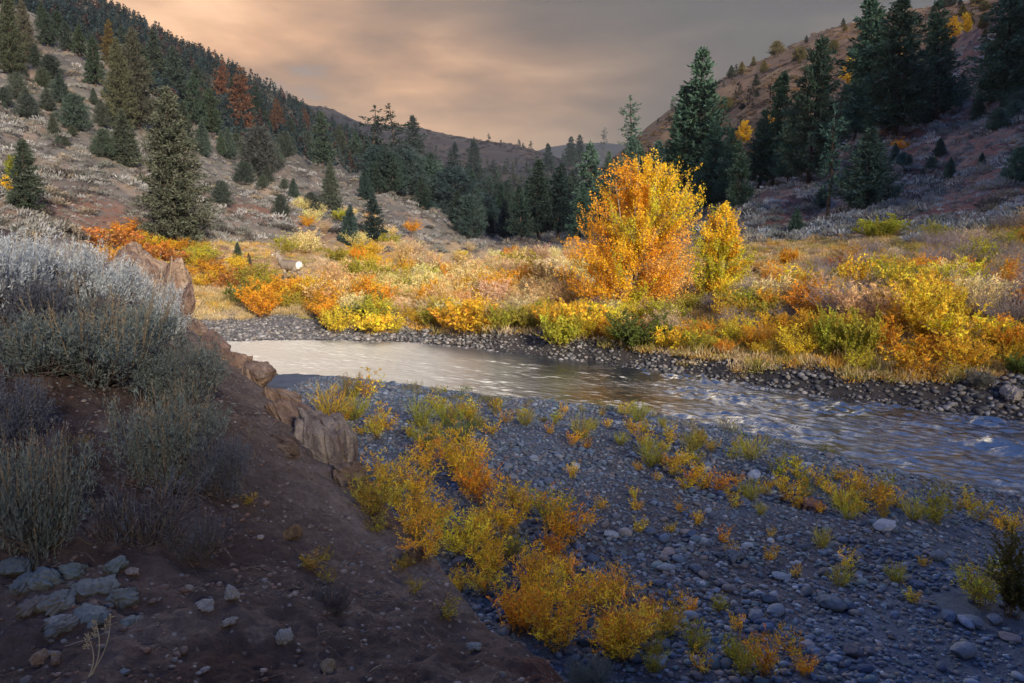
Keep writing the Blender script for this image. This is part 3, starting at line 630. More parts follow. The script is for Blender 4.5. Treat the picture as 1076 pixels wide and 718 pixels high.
# big sagebrush near the camera: twisted stems, upright silvery shoots and tan flower stalks
def sagebrush(seed, H=0.62, spread=0.5, shoots=1700, stalks=50, stalk_h=0.34, woody=26):
    g = rg(seed); wd = MB(); fo = MB(); fl = MB(); P, D_, L, W, C = [], [], [], [], []
    tips = []
    for k in range(woody):
        a = g.random()*6.283; out = spread*(0.15+0.75*math.sqrt(g.random())); s = np.linspace(0, 1, 7)[:, None]
        d = np.array([math.cos(a), math.sin(a), 0]); h = H*0.62*(0.5+0.5*g.random())
        path = d*out*s**0.8 + np.array([0, 0, 1])*h*s**1.5 + np.cumsum(g.normal(size=(7, 3))*0.016, axis=0)
        wd.tube(path, np.linspace(0.016, 0.004, 7), np.array((0.115, 0.095, 0.085))*(0.7+0.6*g.random()), 4)
        for q in range(9):
            i = g.integers(2, 7); dv = unit(d*0.5+g.normal(size=3)*0.6+[0, 0, 0.9]); ln = H*(0.15+0.25*g.random())
            tw = path[i]+dv*np.linspace(0, ln, 4)[:, None]+np.cumsum(g.normal(size=(4, 3))*0.006, axis=0); tips.append((tw[-1], dv)); wd.tube(tw, np.linspace(0.005, 0.002, 4), (0.13, 0.11, 0.10), 3)
    tp = np.array([t_[0] for t_ in tips]); td = np.array([t_[1] for t_ in tips])
    for k in range(shoots):
        i = g.integers(len(tips)); rad = tp[i]*[1, 1, 0]; p = tp[i]+g.normal(size=3)*0.045
        dv = unit(np.array([0, 0, 1.0])+rad*0.55/spread*0.9+g.normal(size=3)*0.22); ln = 0.07+0.09*g.random()
        m = 9; s = g.random(m)[:, None]
        P.append(p+dv*ln*s); D_.append(dv*0.8+g.normal(size=(m, 3))*0.45); L.append(0.028+0.024*g.random(m)); W.append(0.0055+0.004*g.random(m))
        C.append(np.ones((m, 3))*(0.72+0.5*g.random((m, 1)))*(0.8+0.4*g.random()))
    fo.quads(cards(np.concatenate(P), np.concatenate(D_), np.concatenate(L), np.concatenate(W), 0.08, g), np.concatenate(C))
    for k in range(stalks):
        i = g.integers(len(tips)); rad = tp[i]*[1, 1, 0]; dv = unit(np.array([0, 0, 1.0])+rad*0.5+g.normal(size=3)*0.10); ln = stalk_h*(0.5+0.6*g.random())
        s = np.linspace(0, 1, 5)[:, None]; path = tp[i]+dv*ln*s+np.array([dv[0], dv[1], -0.1])*ln*0.15*s*s
        fl.tube(path, np.linspace(0.0028, 0.0014, 5), np.array((0.30, 0.235, 0.155))*(0.8+0.4*g.random()), 3)
        m = 16; q = 0.4+0.6*g.random(m); x = q*4; j = np.minimum(x.astype(int), 3); pp = path[j]+(path[j+1]-path[j])*(x-j)[:, None]
        fl.quads(cards(pp, dv*0.9+g.normal(size=(m, 3))*0.4, 0.012+0.018*g.random(m), 0.004+0.003*g.random(m), 0.1, g), np.array((0.36, 0.30, 0.21))*(0.75+0.5*g.random((m, 1))))
    return [('stem', wd.mesh('stem', M_BARK)), ('foliage', fo.mesh('foliage', M_SAGE)), ('blossom', fl.mesh('blossom', M_SAGE))]
PR['sage'] = [sagebrush(s) for s in (80, 81, 82)]
PR['sagedry'] = [sagebrush(s, 0.6, 0.5, 1500, 170, 0.36) for s in (83, 84)]
PR['twiggy'] = [sagebrush(s, 0.6, 0.55, 170, 25, 0.2, 60) for s in (85, 86)]

# rocks
def rock(seed, sub=3, flat=(1, 1, 0.7), rough=0.22, cuts=7):
    import bmesh
    g = rg(seed); bm = bmesh.new(); bmesh.ops.create_icosphere(bm, subdivisions=sub, radius=0.5)
    V = np.array([v.co[:] for v in bm.verts]); F = np.array([[v.index for v in f.verts] for f in bm.faces]); bm.free()
    for k in range(cuts):                       # chipped faces
        nrm = unit(g.normal(size=3)); dd = 0.30+0.14*g.random(); s = V@nrm; V = V-np.maximum(s-dd, 0)[:, None]*nrm*0.92
    d = unit(V)
    n = fbm(d[:, 0]*2.1+seed, d[:, 1]*2.1+d[:, 2]*1.3, 4)
    V = V*(1+rough*n)[:, None]*np.array(flat)
    return V, F
def pebble(seed, sub=1):
    V, F = rock(seed, sub, (1, 0.8, 0.5), 0.12, 3); return V, F, np.ones((len(V), 3))
def rockm(seed, sub, flat, rough, cuts):
    V, F = rock(seed, sub, flat, rough, cuts); return [('stone', new_mesh('stone', V, F, np.ones((len(V), 3)), M_STONE))]
ROCKM = [rockm(s, 5, (1, 0.85, 0.62), 0.30, 9) for s in range(100, 105)]
COBM = [rockm(s, 4, (1, 0.8, 0.55), 0.10, 3) for s in range(110, 116)]
PEB1 = [pebble(s, 1) for s in range(120, 128)]; PEB2 = [pebble(s, 2) for s in range(130, 136)]

# ------------------------------------------------------------------ conifers: (photo x, foot y, top y, kind, place, height factor on width)
ORD = ['leftmost', 'second', 'third', 'fourth', 'fifth', 'sixth', 'seventh', 'eighth', 'ninth', 'tenth', 'eleventh', 'twelfth', 'thirteenth', 'fourteenth', 'fifteenth', 'sixteenth', 'seventeenth', 'eighteenth', 'nineteenth', 'twentieth', 'twenty-first', 'twenty-second', 'twenty-third', 'twenty-fourth']
def ordinal(i, n, what, where):
    if n == 1: return f'{what} {where}'
    if i == 0: return f'leftmost of the {what}s {where}' if False else f'leftmost {what} {where}'
    if i == n-1: return f'rightmost {what} {where}'
    return f'{ORD[i]} {what} from left {where}'
def settle(rows, cat, group):
    """rows of (o, px, what, where): a label that singles each one out, by its order among its like"""
    by = {}
    for o, px, what, where in rows: by.setdefault((what, where), []).append((px, o))
    for (what, where), v in by.items():
        v.sort(key=lambda q: q[0])
        for i, (px, o) in enumerate(v):
            o['label'] = ordinal(i, len(v), what, where) if len(v) <= len(ORD) else f'{what} {where}'
            o['category'] = cat; o['group'] = group if len(v) <= len(ORD) else f'{what}s {where}'
WHAT = {'broad': 'broad olive green conifer', 'pine': 'dark green bushy pine', 'tall': 'tall narrow dark pine', 'sparse': 'thin ragged pine', 'young': 'small blue green conifer', 'juniper': 'round blue green juniper', 'dead': 'rust brown dying conifer', 'golden': 'golden tinged conifer', 'umbrella': 'lone flat-topped pine'}
NAME = {'broad': 'fir_tree', 'pine': 'pine_tree', 'tall': 'pine_tree', 'sparse': 'pine_tree', 'young': 'fir_tree', 'juniper': 'juniper_tree', 'dead': 'dead_tree', 'golden': 'fir_tree', 'umbrella': 'pine_tree'}
WHERE = {'a': 'high on the left hillside', 'b': 'halfway up the left hillside', 'c': 'along the foot of the left hillside', 'd': 'where the left hillside meets the dark ridge', 'e': 'at the mouth of the valley', 'f': 'behind the yellow cottonwood', 'g': 'along the crest of the slope on the right', 'h': 'on the sage slope on the right', 'i': 'on the skyline of the brown hill'}
TREES = [
 (185, 256, 97, 'broad', 'c', 0.95), (127, 136, 45, 'broad', 'b', 0.75), (145, 136, 37, 'broad', 'b', 0.85), (100, 93, 42, 'pine', 'b', 0.9), (115, 72, 25, 'golden', 'a', 0.8), (12, 80, 0, 'broad', 'a', 0.8), (28, 66, 4, 'broad', 'a', 0.8), (50, 50, 16, 'pine', 'a', 1.3), (72, 56, 26, 'pine', 'a', 1.3), (46, 32, 6, 'pine', 'a', 1.2), (60, 40, 12, 'pine', 'a', 1.2), (84, 60, 30, 'pine', 'a', 1.2),
 (55, 84, 62, 'juniper', 'a', 1.1), (20, 107, 80, 'juniper', 'a', 0.9), (6, 112, 94, 'juniper', 'a', 1.0), (65, 110, 80, 'young', 'a', 1.2), (80, 138, 101, 'juniper', 'b', 1.0), (108, 134, 106, 'young', 'b', 1.0), (99, 110, 94, 'young', 'b', 1.0), (110, 166, 137, 'juniper', 'b', 1.0), (134, 176, 120, 'young', 'b', 0.9), (46, 93, 74, 'juniper', 'a', 1.0), (38, 74, 50, 'pine', 'a', 1.2),
 (164, 92, 36, 'tall', 'b', 1.1), (185, 106, 55, 'tall', 'b', 1.2), (205, 131, 80, 'pine', 'd', 1.0), (213, 164, 127, 'young', 'b', 0.8), (222, 142, 94, 'pine', 'd', 1.1), (232, 112, 66, 'dead', 'd', 0.95), (256, 150, 75, 'dead', 'd', 1.0), (290, 148, 106, 'dead', 'd', 1.0), (242, 168, 135, 'young', 'b', 0.8), (232, 164, 140, 'young', 'b', 0.8), (273, 188, 137, 'juniper', 'b', 0.95), (322, 138, 117, 'dead', 'd', 1.0), (340, 176, 120, 'pine', 'd', 1.0), (322, 161, 140, 'juniper', 'd', 0.9), (348, 224, 171, 'young', 'c', 0.75), (234, 218, 193, 'juniper', 'c', 0.95), (281, 146, 120, 'pine', 'd', 1.3), (306, 152, 126, 'pine', 'd', 1.3), (210, 110, 70, 'tall', 'd', 1.2), (246, 120, 84, 'tall', 'd', 1.3), (270, 128, 92, 'tall', 'd', 1.2), (195, 160, 110, 'pine', 'b', 1.0), (178, 100, 62, 'pine', 'b', 1.2), (152, 90, 50, 'tall', 'b', 1.2), (130, 62, 30, 'tall', 'a', 1.2), (140, 70, 36, 'tall', 'a', 1.2), (300, 168, 142, 'juniper', 'd', 0.9), (360, 170, 134, 'tall', 'd', 1.2), (372, 176, 140, 'pine', 'd', 1.2),
 (28, 224, 148, 'pine', 'c', 1.0), (250, 274, 255, 'young', 'c', 0.9), (262, 282, 266, 'young', 'c', 0.6),
 (393, 196, 115, 'sparse', 'e', 1.5), (419, 188, 113, 'sparse', 'e', 1.6), (436, 178, 123, 'tall', 'e', 1.2), (395, 196, 156, 'juniper', 'e', 0.9), (430, 202, 178, 'juniper', 'e', 0.9), (454, 208, 163, 'juniper', 'e', 0.85), (477, 198, 151, 'tall', 'e', 1.0), (499, 206, 149, 'tall', 'e', 1.1), (520, 216, 176, 'pine', 'e', 1.2), (385, 211, 182, 'young', 'e', 1.0), (392, 256, 204, 'pine', 'e', 1.1), (367, 259, 216, 'young', 'e', 0.9), (494, 251, 207, 'juniper', 'e', 0.85), (532, 251, 211, 'young', 'e', 0.9), (567, 252, 171, 'tall', 'e', 1.2), (587, 252, 179, 'tall', 'e', 1.2), (548, 252, 196, 'pine', 'e', 1.1), (577, 182, 152, 'tall', 'e', 1.2), (599, 178, 145, 'tall', 'e', 1.2), (609, 174, 143, 'tall', 'e', 1.2), (621, 238, 151, 'pine', 'f', 1.0), (634, 164, 136, 'sparse', 'e', 1.1), (664, 172, 103, 'sparse', 'f', 1.4), (663, 202, 146, 'pine', 'f', 1.1), (640, 190, 160, 'tall', 'f', 1.2), (652, 210, 168, 'pine', 'f', 1.2),
 (412, 204, 165, 'pine', 'e', 1.1), (444, 220, 186, 'pine', 'e', 1.1), (466, 222, 184, 'pine', 'e', 1.0), (508, 226, 190, 'tall', 'e', 1.2), (536, 232, 190, 'tall', 'e', 1.2), (556, 236, 192, 'tall', 'e', 1.2), (600, 230, 180, 'tall', 'e', 1.2), (480, 236, 200, 'young', 'e', 1.0), (516, 246, 214, 'young', 'e', 1.0), (610, 252, 196, 'pine', 'f', 1.1), (636, 244, 190, 'pine', 'f', 1.1), (590, 214, 172, 'tall', 'e', 1.2), (572, 222, 186, 'pine', 'e', 1.1), (646, 232, 176, 'tall', 'f', 1.1), (672, 226, 158, 'pine', 'f', 1.0), (690, 222, 150, 'tall', 'f', 1.2),
 (699, 115, 92, 'umbrella', 'i', 1.0),
 (734, 212, 60, 'tall', 'f', 1.05), (718, 214, 96, 'tall', 'f', 1.1), (752, 218, 128, 'pine', 'f', 0.95), (776, 220, 150, 'pine', 'g', 0.9), (811, 197, 82, 'tall', 'g', 1.0), (848, 192, 48, 'pine', 'g', 0.9), (829, 194, 118, 'tall', 'g', 1.1), (797, 200, 122, 'tall', 'g', 1.1), (917, 146, 0, 'pine', 'g', 1.0), (937, 146, 6, 'tall', 'g', 1.2), (885, 152, 92, 'tall', 'g', 1.1), (897, 148, 62, 'tall', 'g', 1.0), (984, 126, 7, 'tall', 'g', 1.0), (957, 124, 28, 'sparse', 'g', 1.1), (1054, 112, -12, 'pine', 'g', 1.15), (1086, 100, -30, 'pine', 'g', 1.1),
 (910, 220, 138, 'young', 'h', 1.25), (870, 232, 114, 'sparse', 'h', 0.95), (968, 131, 96, 'young', 'h', 0.95), (1027, 128, 98, 'young', 'h', 0.9), (1012, 108, 82, 'young', 'h', 1.0), (1070, 193, 156, 'juniper', 'h', 0.9), (1040, 112, 72, 'pine', 'g', 1.0), (998, 118, 86, 'juniper', 'h', 0.9), (868, 180, 130, 'tall', 'g', 1.0), (740, 222, 160, 'pine', 'f', 1.0), (765, 216, 140, 'tall', 'f', 1.1)]
_g = rg(78)
for k in range(46):          # the dark crowd of conifers at the mouth of the valley
    px = 385+270*_g.random(); py = np.interp(px, [385, 480, 560, 655], [190, 222, 238, 226])+_g.random()*16-4
    TREES.append((px, py, py-(22+30*_g.random()), ('tall', 'pine', 'tall', 'juniper')[k % 4], 'e', 1.15))
_g = rg(77)
for k in range(34):          # more small dark trees over the left hillside
    px = 5+345*_g.random(); py = np.interp(px, [0, 100, 200, 350], [75, 95, 140, 190])+ (95-0.12*px)*_g.random()
    if abs(px-185) < 45 and py > 150: continue
    TREES.append((px, py, py-(9+16*_g.random()), ('juniper', 'young')[k % 2], 'b' if py < 175 else 'c', 0.9+0.3*_g.random()))
for k in range(16):
    px = 800+270*_g.random(); py = np.interp(px, [800, 1076], [205, 110])+60*_g.random()
    TREES.append((px, py, py-(10+14*_g.random()), ('juniper', 'young')[k % 2], 'h', 0.95+0.3*_g.random()))
def drop(o, e=0.02):
    return o
rows = []
for n_, (px, foot, top, kind, wh, wf) in enumerate(TREES):
    x, y, z = hit(px, foot, 40.0)
    h = (foot-top)*y/FPX
    g = rg(1000+n_); pr = PR[kind][n_ % len(PR[kind])]
    s = h/10.0
    tint = np.array([1+0.06*g.normal(), 1+0.04*g.normal(), 1+0.06*g.normal()])*(1+0.12*g.normal())
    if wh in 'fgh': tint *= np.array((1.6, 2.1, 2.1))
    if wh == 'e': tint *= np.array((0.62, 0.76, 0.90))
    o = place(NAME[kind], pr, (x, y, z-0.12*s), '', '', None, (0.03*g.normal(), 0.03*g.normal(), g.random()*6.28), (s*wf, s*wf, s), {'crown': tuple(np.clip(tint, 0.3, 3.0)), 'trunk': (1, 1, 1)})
    rows.append((o, px, WHAT[kind], WHERE[wh]))
settle(rows, 'tree', 'conifers of the valley sides')

# small trees along the skyline of the brown hill, sunlit gold painted into some crowns at random
rows = []
for n_ in range(46):
    g = rg(1300+n_); px = 706+g.random()*330; base = np.interp(px, [680, 700, 730, 770, 800, 830, 880, 920, 1000], [132, 118, 101, 79, 64, 50, 28, 14, 3]) + g.random()**1.6*46+1
    x, y, z = hit(px, base, 150.0); kind = ('young', 'juniper', 'pine')[n_ % 3]; sun_gold = g.random() < 0.6
    s = (6+9*g.random())*y/FPX/10
    o = place('juniper_tree', PR[kind][n_ % 2], (x, y, z-0.1), '', '', None, (0, 0, g.random()*6), (s*1.3, s*1.3, s), {'crown': (2.6, 1.7, 0.8) if sun_gold else (0.9, 0.85, 0.8), 'trunk': (1, 1, 1)})
    rows.append((o, px, 'tiny golden hill tree' if sun_gold else 'tiny dark hill tree', 'on the upper face of the brown hill'))
settle(rows, 'tree', 'small trees on the brown hill')
# the dark forest of the far ridge and the valley head: one mass of trees
def lowtree(seed):
    g = rg(seed); m = MB(); n = 34; z = np.sort(g.random(n))**0.9; a = g.random(n)*6.283; r = (1-z)*0.24+0.02
    P = np.c_[np.cos(a)*r*0.35, np.sin(a)*r*0.35, z*0.92]; D_ = np.c_[np.cos(a), np.sin(a), g.normal(size=n)*0.2-0.2+0.9*z]
    m.quads(cards(P, D_, 0.09+r*0.9, 0.12, 0.15, g), np.ones((n, 3))*(0.75+0.5*g.random((n, 1))))
    m.quads(cards(np.array([[0, 0, 0.0]]*3), np.array([[0, 0.01, 1], [0.01, 0, 1], [0, 0, 1]]), 1.0, 0.07, 0, g), np.full((3, 3), 0.7)); return m.arrays()
LOWT = [lowtree(s) for s in range(200, 208)]
def forest(fn, tr, yr, n, keep, size, tints, kind_name, seed):
    g = rg(seed); t_ = tr[0]+(tr[1]-tr[0])*g.random(n); y = np.exp(math.log(yr[0])+(math.log(yr[1])-math.log(yr[0]))*g.random(n)); x = t_*y
    z = fn(t_, y); k = keep(x, y, z, g); x, y, z = x[k], y[k], z[k]
    T = np.array(tints)[g.integers(0, len(tints), len(x))]*(0.75+0.5*g.random((len(x), 1)))
    s = size*(0.6+0.8*g.random(len(x))); V, F, C = merged(LOWT, np.c_[x, y, z-0.3], np.c_[s*0.95, s*0.95, s], g.random(len(x))*6.28, T, 0, g)
    o = link(kind_name, new_mesh(kind_name, V, F, C, M_NEEDLE, False)); return tag(o, None, None, None, 'stuff')
def keep_left(x, y, z, g):
    px, py = to_px(x, y, z); return (px > -160) & (px < 660) & (g.random(len(x)) < 0.6+0.6*sstep(-0.35, 0.2, fbm(x*0.02, y*0.012, 4)))
o = forest(ridge_left, (-0.9, 0.2), (165, 560), 15000, keep_left, 5.6, [(0.020, 0.036, 0.040), (0.025, 0.040, 0.040), (0.018, 0.032, 0.038), (0.025, 0.040, 0.044), (0.034, 0.042, 0.036), (0.020, 0.034, 0.040), (0.055, 0.036, 0.032)], 'forest', 7)
tag(o, 'dark blue green conifer forest covering the long ridge', 'forest')
def keep_right(x, y, z, g):
    px, py = to_px(x, y, z); d = sstep(-0.1, 0.25, fbm(x*0.03+2, y*0.015, 3))*np.interp(px, [560, 640, 720, 800, 900], [0.9, 0.8, 0.35, 0.14, 0.05])
    return (g.random(len(x)) < d) & (px < 1100)
o = forest(ridge_right, (-0.05, 0.75), (200, 400), 1700, keep_right, 5.0, [(0.03, 0.045, 0.036), (0.04, 0.05, 0.034), (0.05, 0.04, 0.03)], 'woods', 8)
tag(o, 'scattered dark conifers low on the brown hill above the valley', 'woods')
def keep_mid(x, y, z, g):
    px, py = to_px(x, y, z); return g.random(len(x)) < 0.25*sstep(0.0, 0.4, fbm(x*0.01, y*0.006, 3)) + 0.8*sstep(172, 190, py)
o = forest(ridge_mid, (-0.3, 0.2), (610, 930), 1600, keep_mid, 9.0, [(0.03, 0.042, 0.04), (0.04, 0.046, 0.036)], 'woods', 9)
tag(o, 'far small conifers on the flat-topped distant ridge', 'woods')

# ------------------------------------------------------------------ yellow trees
def broadleaf(seed, W, H, peaks, profile, base, tone, n_limbs=64, leaves=15000, L=0.13, multi=4):
    """W,H in metres; profile: (height share, left share, right share); tone(x,z,g) gives a leaf colour"""
    g = rg(seed); tr = MB(); lf = MB(); P, D_, C, Ls = [], [], [], []
    pr = np.array(profile)
    stems = []
    for k in range(multi):
        a = k*6.283/multi+g.random(); top = peaks[k % len(peaks)]
        s = np.linspace(0, 1, 9)[:, None]
        e = np.array([top[0]*W, g.normal()*0.10*W, top[1]*H])
        b0 = np.array([0.12*math.cos(a), 0.12*math.sin(a), 0])
        path = b0 + (e-b0)*np.c_[s**1.35, s**1.2, s**0.92] + np.cumsum(g.normal(size=(9, 3))*0.035, axis=0)*[1, 1, 0.3]
        stems.append(path); tr.tube(path, np.linspace(0.085, 0.008, 9), (0.22, 0.195, 0.15), 7)
    per = leaves//n_limbs; hs = np.linspace(max(base, 0.05), 0.97, 40); cw_ = np.interp(hs, pr[:, 0], pr[:, 2]-pr[:, 1])+0.08; cum = np.cumsum(cw_); cum = (cum-cum[0])/(cum[-1]-cum[0])
    for k in range(n_limbs):
        zw = (k+0.5)/n_limbs; zq = H*np.interp(zw, cum, hs); ei = int(np.argmin([abs(np.interp(zq-0.12*H, s_[:, 2], s_[:, 0])-np.interp(zq/H, pr[:, 0], 0.5*(pr[:, 1]+pr[:, 2]))*W)+g.random()*W*0.35 for s_ in stems])); st = stems[ei]; u = np.clip((zq-H*(0.08+0.16*g.random()))/st[-1, 2], 0.04, 0.97); p0 = np.array([np.interp(u*8, range(9), st[:, i]) for i in range(3)])
        zt = min(H*0.98, max(zq, p0[2]+0.05*H))
        l_, r_ = np.interp(zt/H, pr[:, 0], pr[:, 1])*W, np.interp(zt/H, pr[:, 0], pr[:, 2])*W
        c0, hw = (l_+r_)/2, (r_-l_)/2
        a = k*2.39996+g.normal()*0.3; rr = 0.35+0.70*math.sqrt(g.random())
        e = np.array([c0+hw*rr*math.cos(a), hw*rr*0.85*math.sin(a), zt])
        s = np.linspace(0, 1, 7)[:, None]
        path = p0+(e-p0)*np.c_[s**0.8, s**0.8, s**1.3]+np.cumsum(g.normal(size=(7, 3))*0.03, axis=0); tr.tube(path, np.linspace(0.020, 0.005, 7), (0.17, 0.14, 0.10), 4)
        # upright leafy sprays along the outer part of the limb
        ns = 12; col = tone(e[0]/W, e[2]/H, g)
        for q in range(ns):
            i = 0.06+0.94*(q+0.6)/ns; p = np.array([np.interp(i*6, range(7), path[:, j]) for j in range(3)])
            ln = H*(0.05+0.13*g.random()**1.6); dv = unit(np.array([0, 0, 1.0])+unit(e-p0)*0.45+g.normal(size=3)*0.32)
            if p[2]+ln*dv[2] > H*1.02: ln *= 0.5
            sp = p+dv*np.linspace(0, ln, 4)[:, None]; tr.tube(sp, np.linspace(0.007, 0.003, 4), (0.25, 0.2, 0.14), 3)
            m = max(4, int(per/ns)); tt = g.random(m)[:, None]
            P.append(p+dv*ln*(tt*1.05)+g.normal(size=(m, 3))*0.085*(1.15-tt*0.7)); D_.append(dv*0.3+g.normal(size=(m, 3))*0.8); Ls.append(L*(0.55+0.7*g.random(m)))
            C.append(col*(1+0.06*g.normal())*(1+0.09*g.normal(size=(m, 1)))*np.c_[np.ones(m), 1+0.06*g.normal(size=m), np.ones(m)])
    Ls = np.concatenate(Ls)
    lf.quads(cards(np.concatenate(P), np.concatenate(D_), Ls, Ls*0.78, 0.1, g), np.clip(np.concatenate(C), 0.01, 0.95))
    return [('trunk', tr.mesh('trunk', M_BARK)), ('crown', lf.mesh('crown', M_LEAF))]
ORANGE, GOLD, YELLOW, LIME, PEACH = np.array((0.90, 0.44, 0.025)), np.array((0.90, 0.53, 0.03)), np.array((0.90, 0.60, 0.03)), np.array((0.54, 0.50, 0.03)), np.array((0.90, 0.52, 0.12))
def tone_big(x, z, g):
    k = g.random()
    if x > 0.12 and z < 0.55: c = PEACH if k < 0.55 else ORANGE
    elif x > 0.10: c = YELLOW if k < 0.75 else LIME*1.3
    elif -0.18 < x < 0.12 and z < 0.62: c = LIME if k < 0.42 else (YELLOW if k < 0.65 else GOLD)
    else: c = ORANGE if k < 0.62 else GOLD
    return c
def tone_side(x, z, g):
    k = g.random(); return LIME if (z < 0.6 and k < 0.8) or k < 0.25 else (YELLOW if k < 0.75 else GOLD)
x, y, z = at(662, 336, 35.0)[0], 35.0, 0
z = float(ground_z(np.array(x), np.array(y))); H = HC + ray(662, 165)[1]*y - z
prof = [(0.0, -0.34, 0.34), (0.10, -0.47, 0.46), (0.22, -0.53, 0.50), (0.34, -0.49, 0.46), (0.45, -0.44, 0.44), (0.56, -0.36, 0.49), (0.70, -0.29, 0.50), (0.82, -0.20, 0.42), (0.92, -0.10, 0.27), (1.0, -0.02, 0.20)]
Wd = 142*y/FPX
big = broadleaf(301, Wd, H, [(0.03, 1.0), (0.18, 0.99), (-0.13, 0.86), (0.38, 0.84), (-0.36, 0.56), (0.26, 0.92)], prof, 0.06, tone_big, 190, 72000, 0.085, 6)
place('cottonwood_tree', big, (x, y, z), 'large orange and yellow cottonwood towering over the river bank shrubs', 'tree', 'yellow autumn trees')
x = at(754, 300, 36.5)[0]; y = 36.5; z = float(ground_z(np.array(x), np.array(y))); H = HC + ray(754, 214)[1]*y - z
prof2 = [(0.0, -0.2, 0.2), (0.15, -0.46, 0.46), (0.4, -0.50, 0.50), (0.6, -0.42, 0.46), (0.8, -0.22, 0.32), (1.0, -0.04, 0.08)]
side = broadleaf(302, 68*y/FPX, H, [(0.0, 1.0), (0.30, 0.80), (-0.30, 0.7), (0.1, 0.9)], prof2, 0.10, tone_side, 80, 22000, 0.085, 4)
place('aspen_tree', side, (x, y, z), 'smaller yellow green aspen just beside the large cottonwood', 'tree', 'yellow autumn trees')
def tone_y(x, z, g): return YELLOW*(1.0+0.1*g.normal()) if g.random() < 0.8 else GOLD
sm = [broadleaf(303+k, 2.4, 4.0, [(0, 1.0), (0.2, 0.8), (-0.2, 0.75)], [(0, -0.2, 0.2), (0.3, -0.5, 0.5), (0.7, -0.4, 0.4), (1, -0.05, 0.05)], 0.12, tone_y, 30, 3200, 0.20, 3) for k in range(2)]
for k, (px, foot, top, lab) in enumerate([(1000, 44, 20, 'bright yellow aspen lit by the sun high on the right slope'), (1015, 36, 16, 'sunlit yellow aspen standing uphill of its golden neighbour, top right'), (992, 48, 28, 'low golden aspen at the lower end of the sunlit grove'), (954, 66, 46, 'small yellow aspen wedged between two dark pines on the crest'), (782, 152, 128, 'yellow aspen glowing among dark pines below the brown hill'), (772, 156, 138, 'stubby yellow aspen beside dark pines under the brown hill'), (811, 132, 117, 'tiny yellow aspen top showing between two tall pines'), (893, 90, 62, 'golden aspen half hidden beside the twin pines')]):
    x, y, z = hit(px, foot, 60.0); s = (foot-top)*y/FPX/4.0
    place('aspen_tree', sm[k % 2], (x, y, z), lab, 'tree', 'yellow autumn trees', (0, 0, k*1.3), (s*1.1, s*1.1, s))
x, y, z = hit(14, 190, 40.0); s = 26*y/FPX/4
place('aspen_tree', sm[0], (x, y, z), 'rounded olive green leafy tree low on the left hillside', 'tree', 'yellow autumn trees', (0, 0, 2), (s*1.2, s*1.2, s), (0.35, 0.55, 0.9))
x, y, z = hit(8, 206, 40.0)
place('aspen_tree', sm[1], (x, y, z), 'small yellow leafy tree beneath the olive green one, left edge', 'tree', 'yellow autumn trees', (0, 0, 4), (s*0.7, s*0.7, s*0.7))

# ------------------------------------------------------------------ shrubs of the meadow and the far bank
HUE = {'orange': (0.88, 0.43, 0.03), 'golden': (0.90, 0.56, 0.045), 'yellow': (0.86, 0.66, 0.06), 'yellow green': (0.46, 0.43, 0.05), 'leaf green': (0.15, 0.19, 0.04), 'peach': (0.95, 0.67, 0.30), 'tan': (0.74, 0.58, 0.36), 'grey': (0.24, 0.22, 0.20), 'rust': (0.55, 0.24, 0.06)}
def zone(px, y, df):
    if px < 272: return 'under the left hillside'
    if px < 590:
        if df < 3.4: return 'at the far water edge, left of the cottonwood' if px > 430 else 'at the far water edge, upstream by the gravel'
        if y < 46: return 'in the middle of the meadow'
        return 'far back in the meadow'
    if px < 765: return 'below the cottonwood at the water' if df < 4 else 'close around the cottonwood trunk'
    if df < 4.2: return 'on the cobble bank across the riffle'
    if df < 9: return 'halfway up the bank across the riffle'
    return 'under the sage slope on the right'
rows = []; placed = []
def shrub(px, x, y, kind, hue, h, wf=1.0, where=None, seed=0, label=None, z=None):
    g = rg(5000+seed+len(rows)*7); pr = PR[kind]; H0 = {'willow': 1.3, 'tallwillow': 1.8, 'low': 0.65, 'round': 1.1, 'feather': 1.2, 'bare': 1.25, 'sprig': 0.55, 'thicket': 0.85, 'rush': 0.55}[kind]
    s = h/H0; z = float(ground_z(np.array(x), np.array(y))) if z is None else z
    c = np.array(HUE[hue])*(1+0.14*g.normal())*np.array([1, 1+0.07*g.normal(), 1])
    o = place('willow_shrub' if kind not in ('bare', 'feather', 'round') else {'bare': 'bare_shrub', 'feather': 'rabbitbrush_shrub', 'round': 'round_bush'}[kind], pr[int(g.integers(len(pr)))], (x, y, z-0.03), '', '', None, (0.06*g.normal(), 0.06*g.normal(), g.random()*6.28), (s*wf, s*wf, s), {'foliage': tuple(np.clip(c, 0.01, 0.9)), 'stem': (1, 1, 1)})
    if label: tag(o, label, 'shrub', 'shrubs of the far bank')
    else:
        kd = {'willow': 'willow shrub', 'tallwillow': 'tall willow shrub', 'low': 'low spreading shrub', 'round': 'round bush', 'feather': 'feathery shrub', 'bare': 'leafless twiggy shrub'}[kind]
        rows.append((o, px, f'{hue} {kd}', where))
    placed.append((x, y)); return o
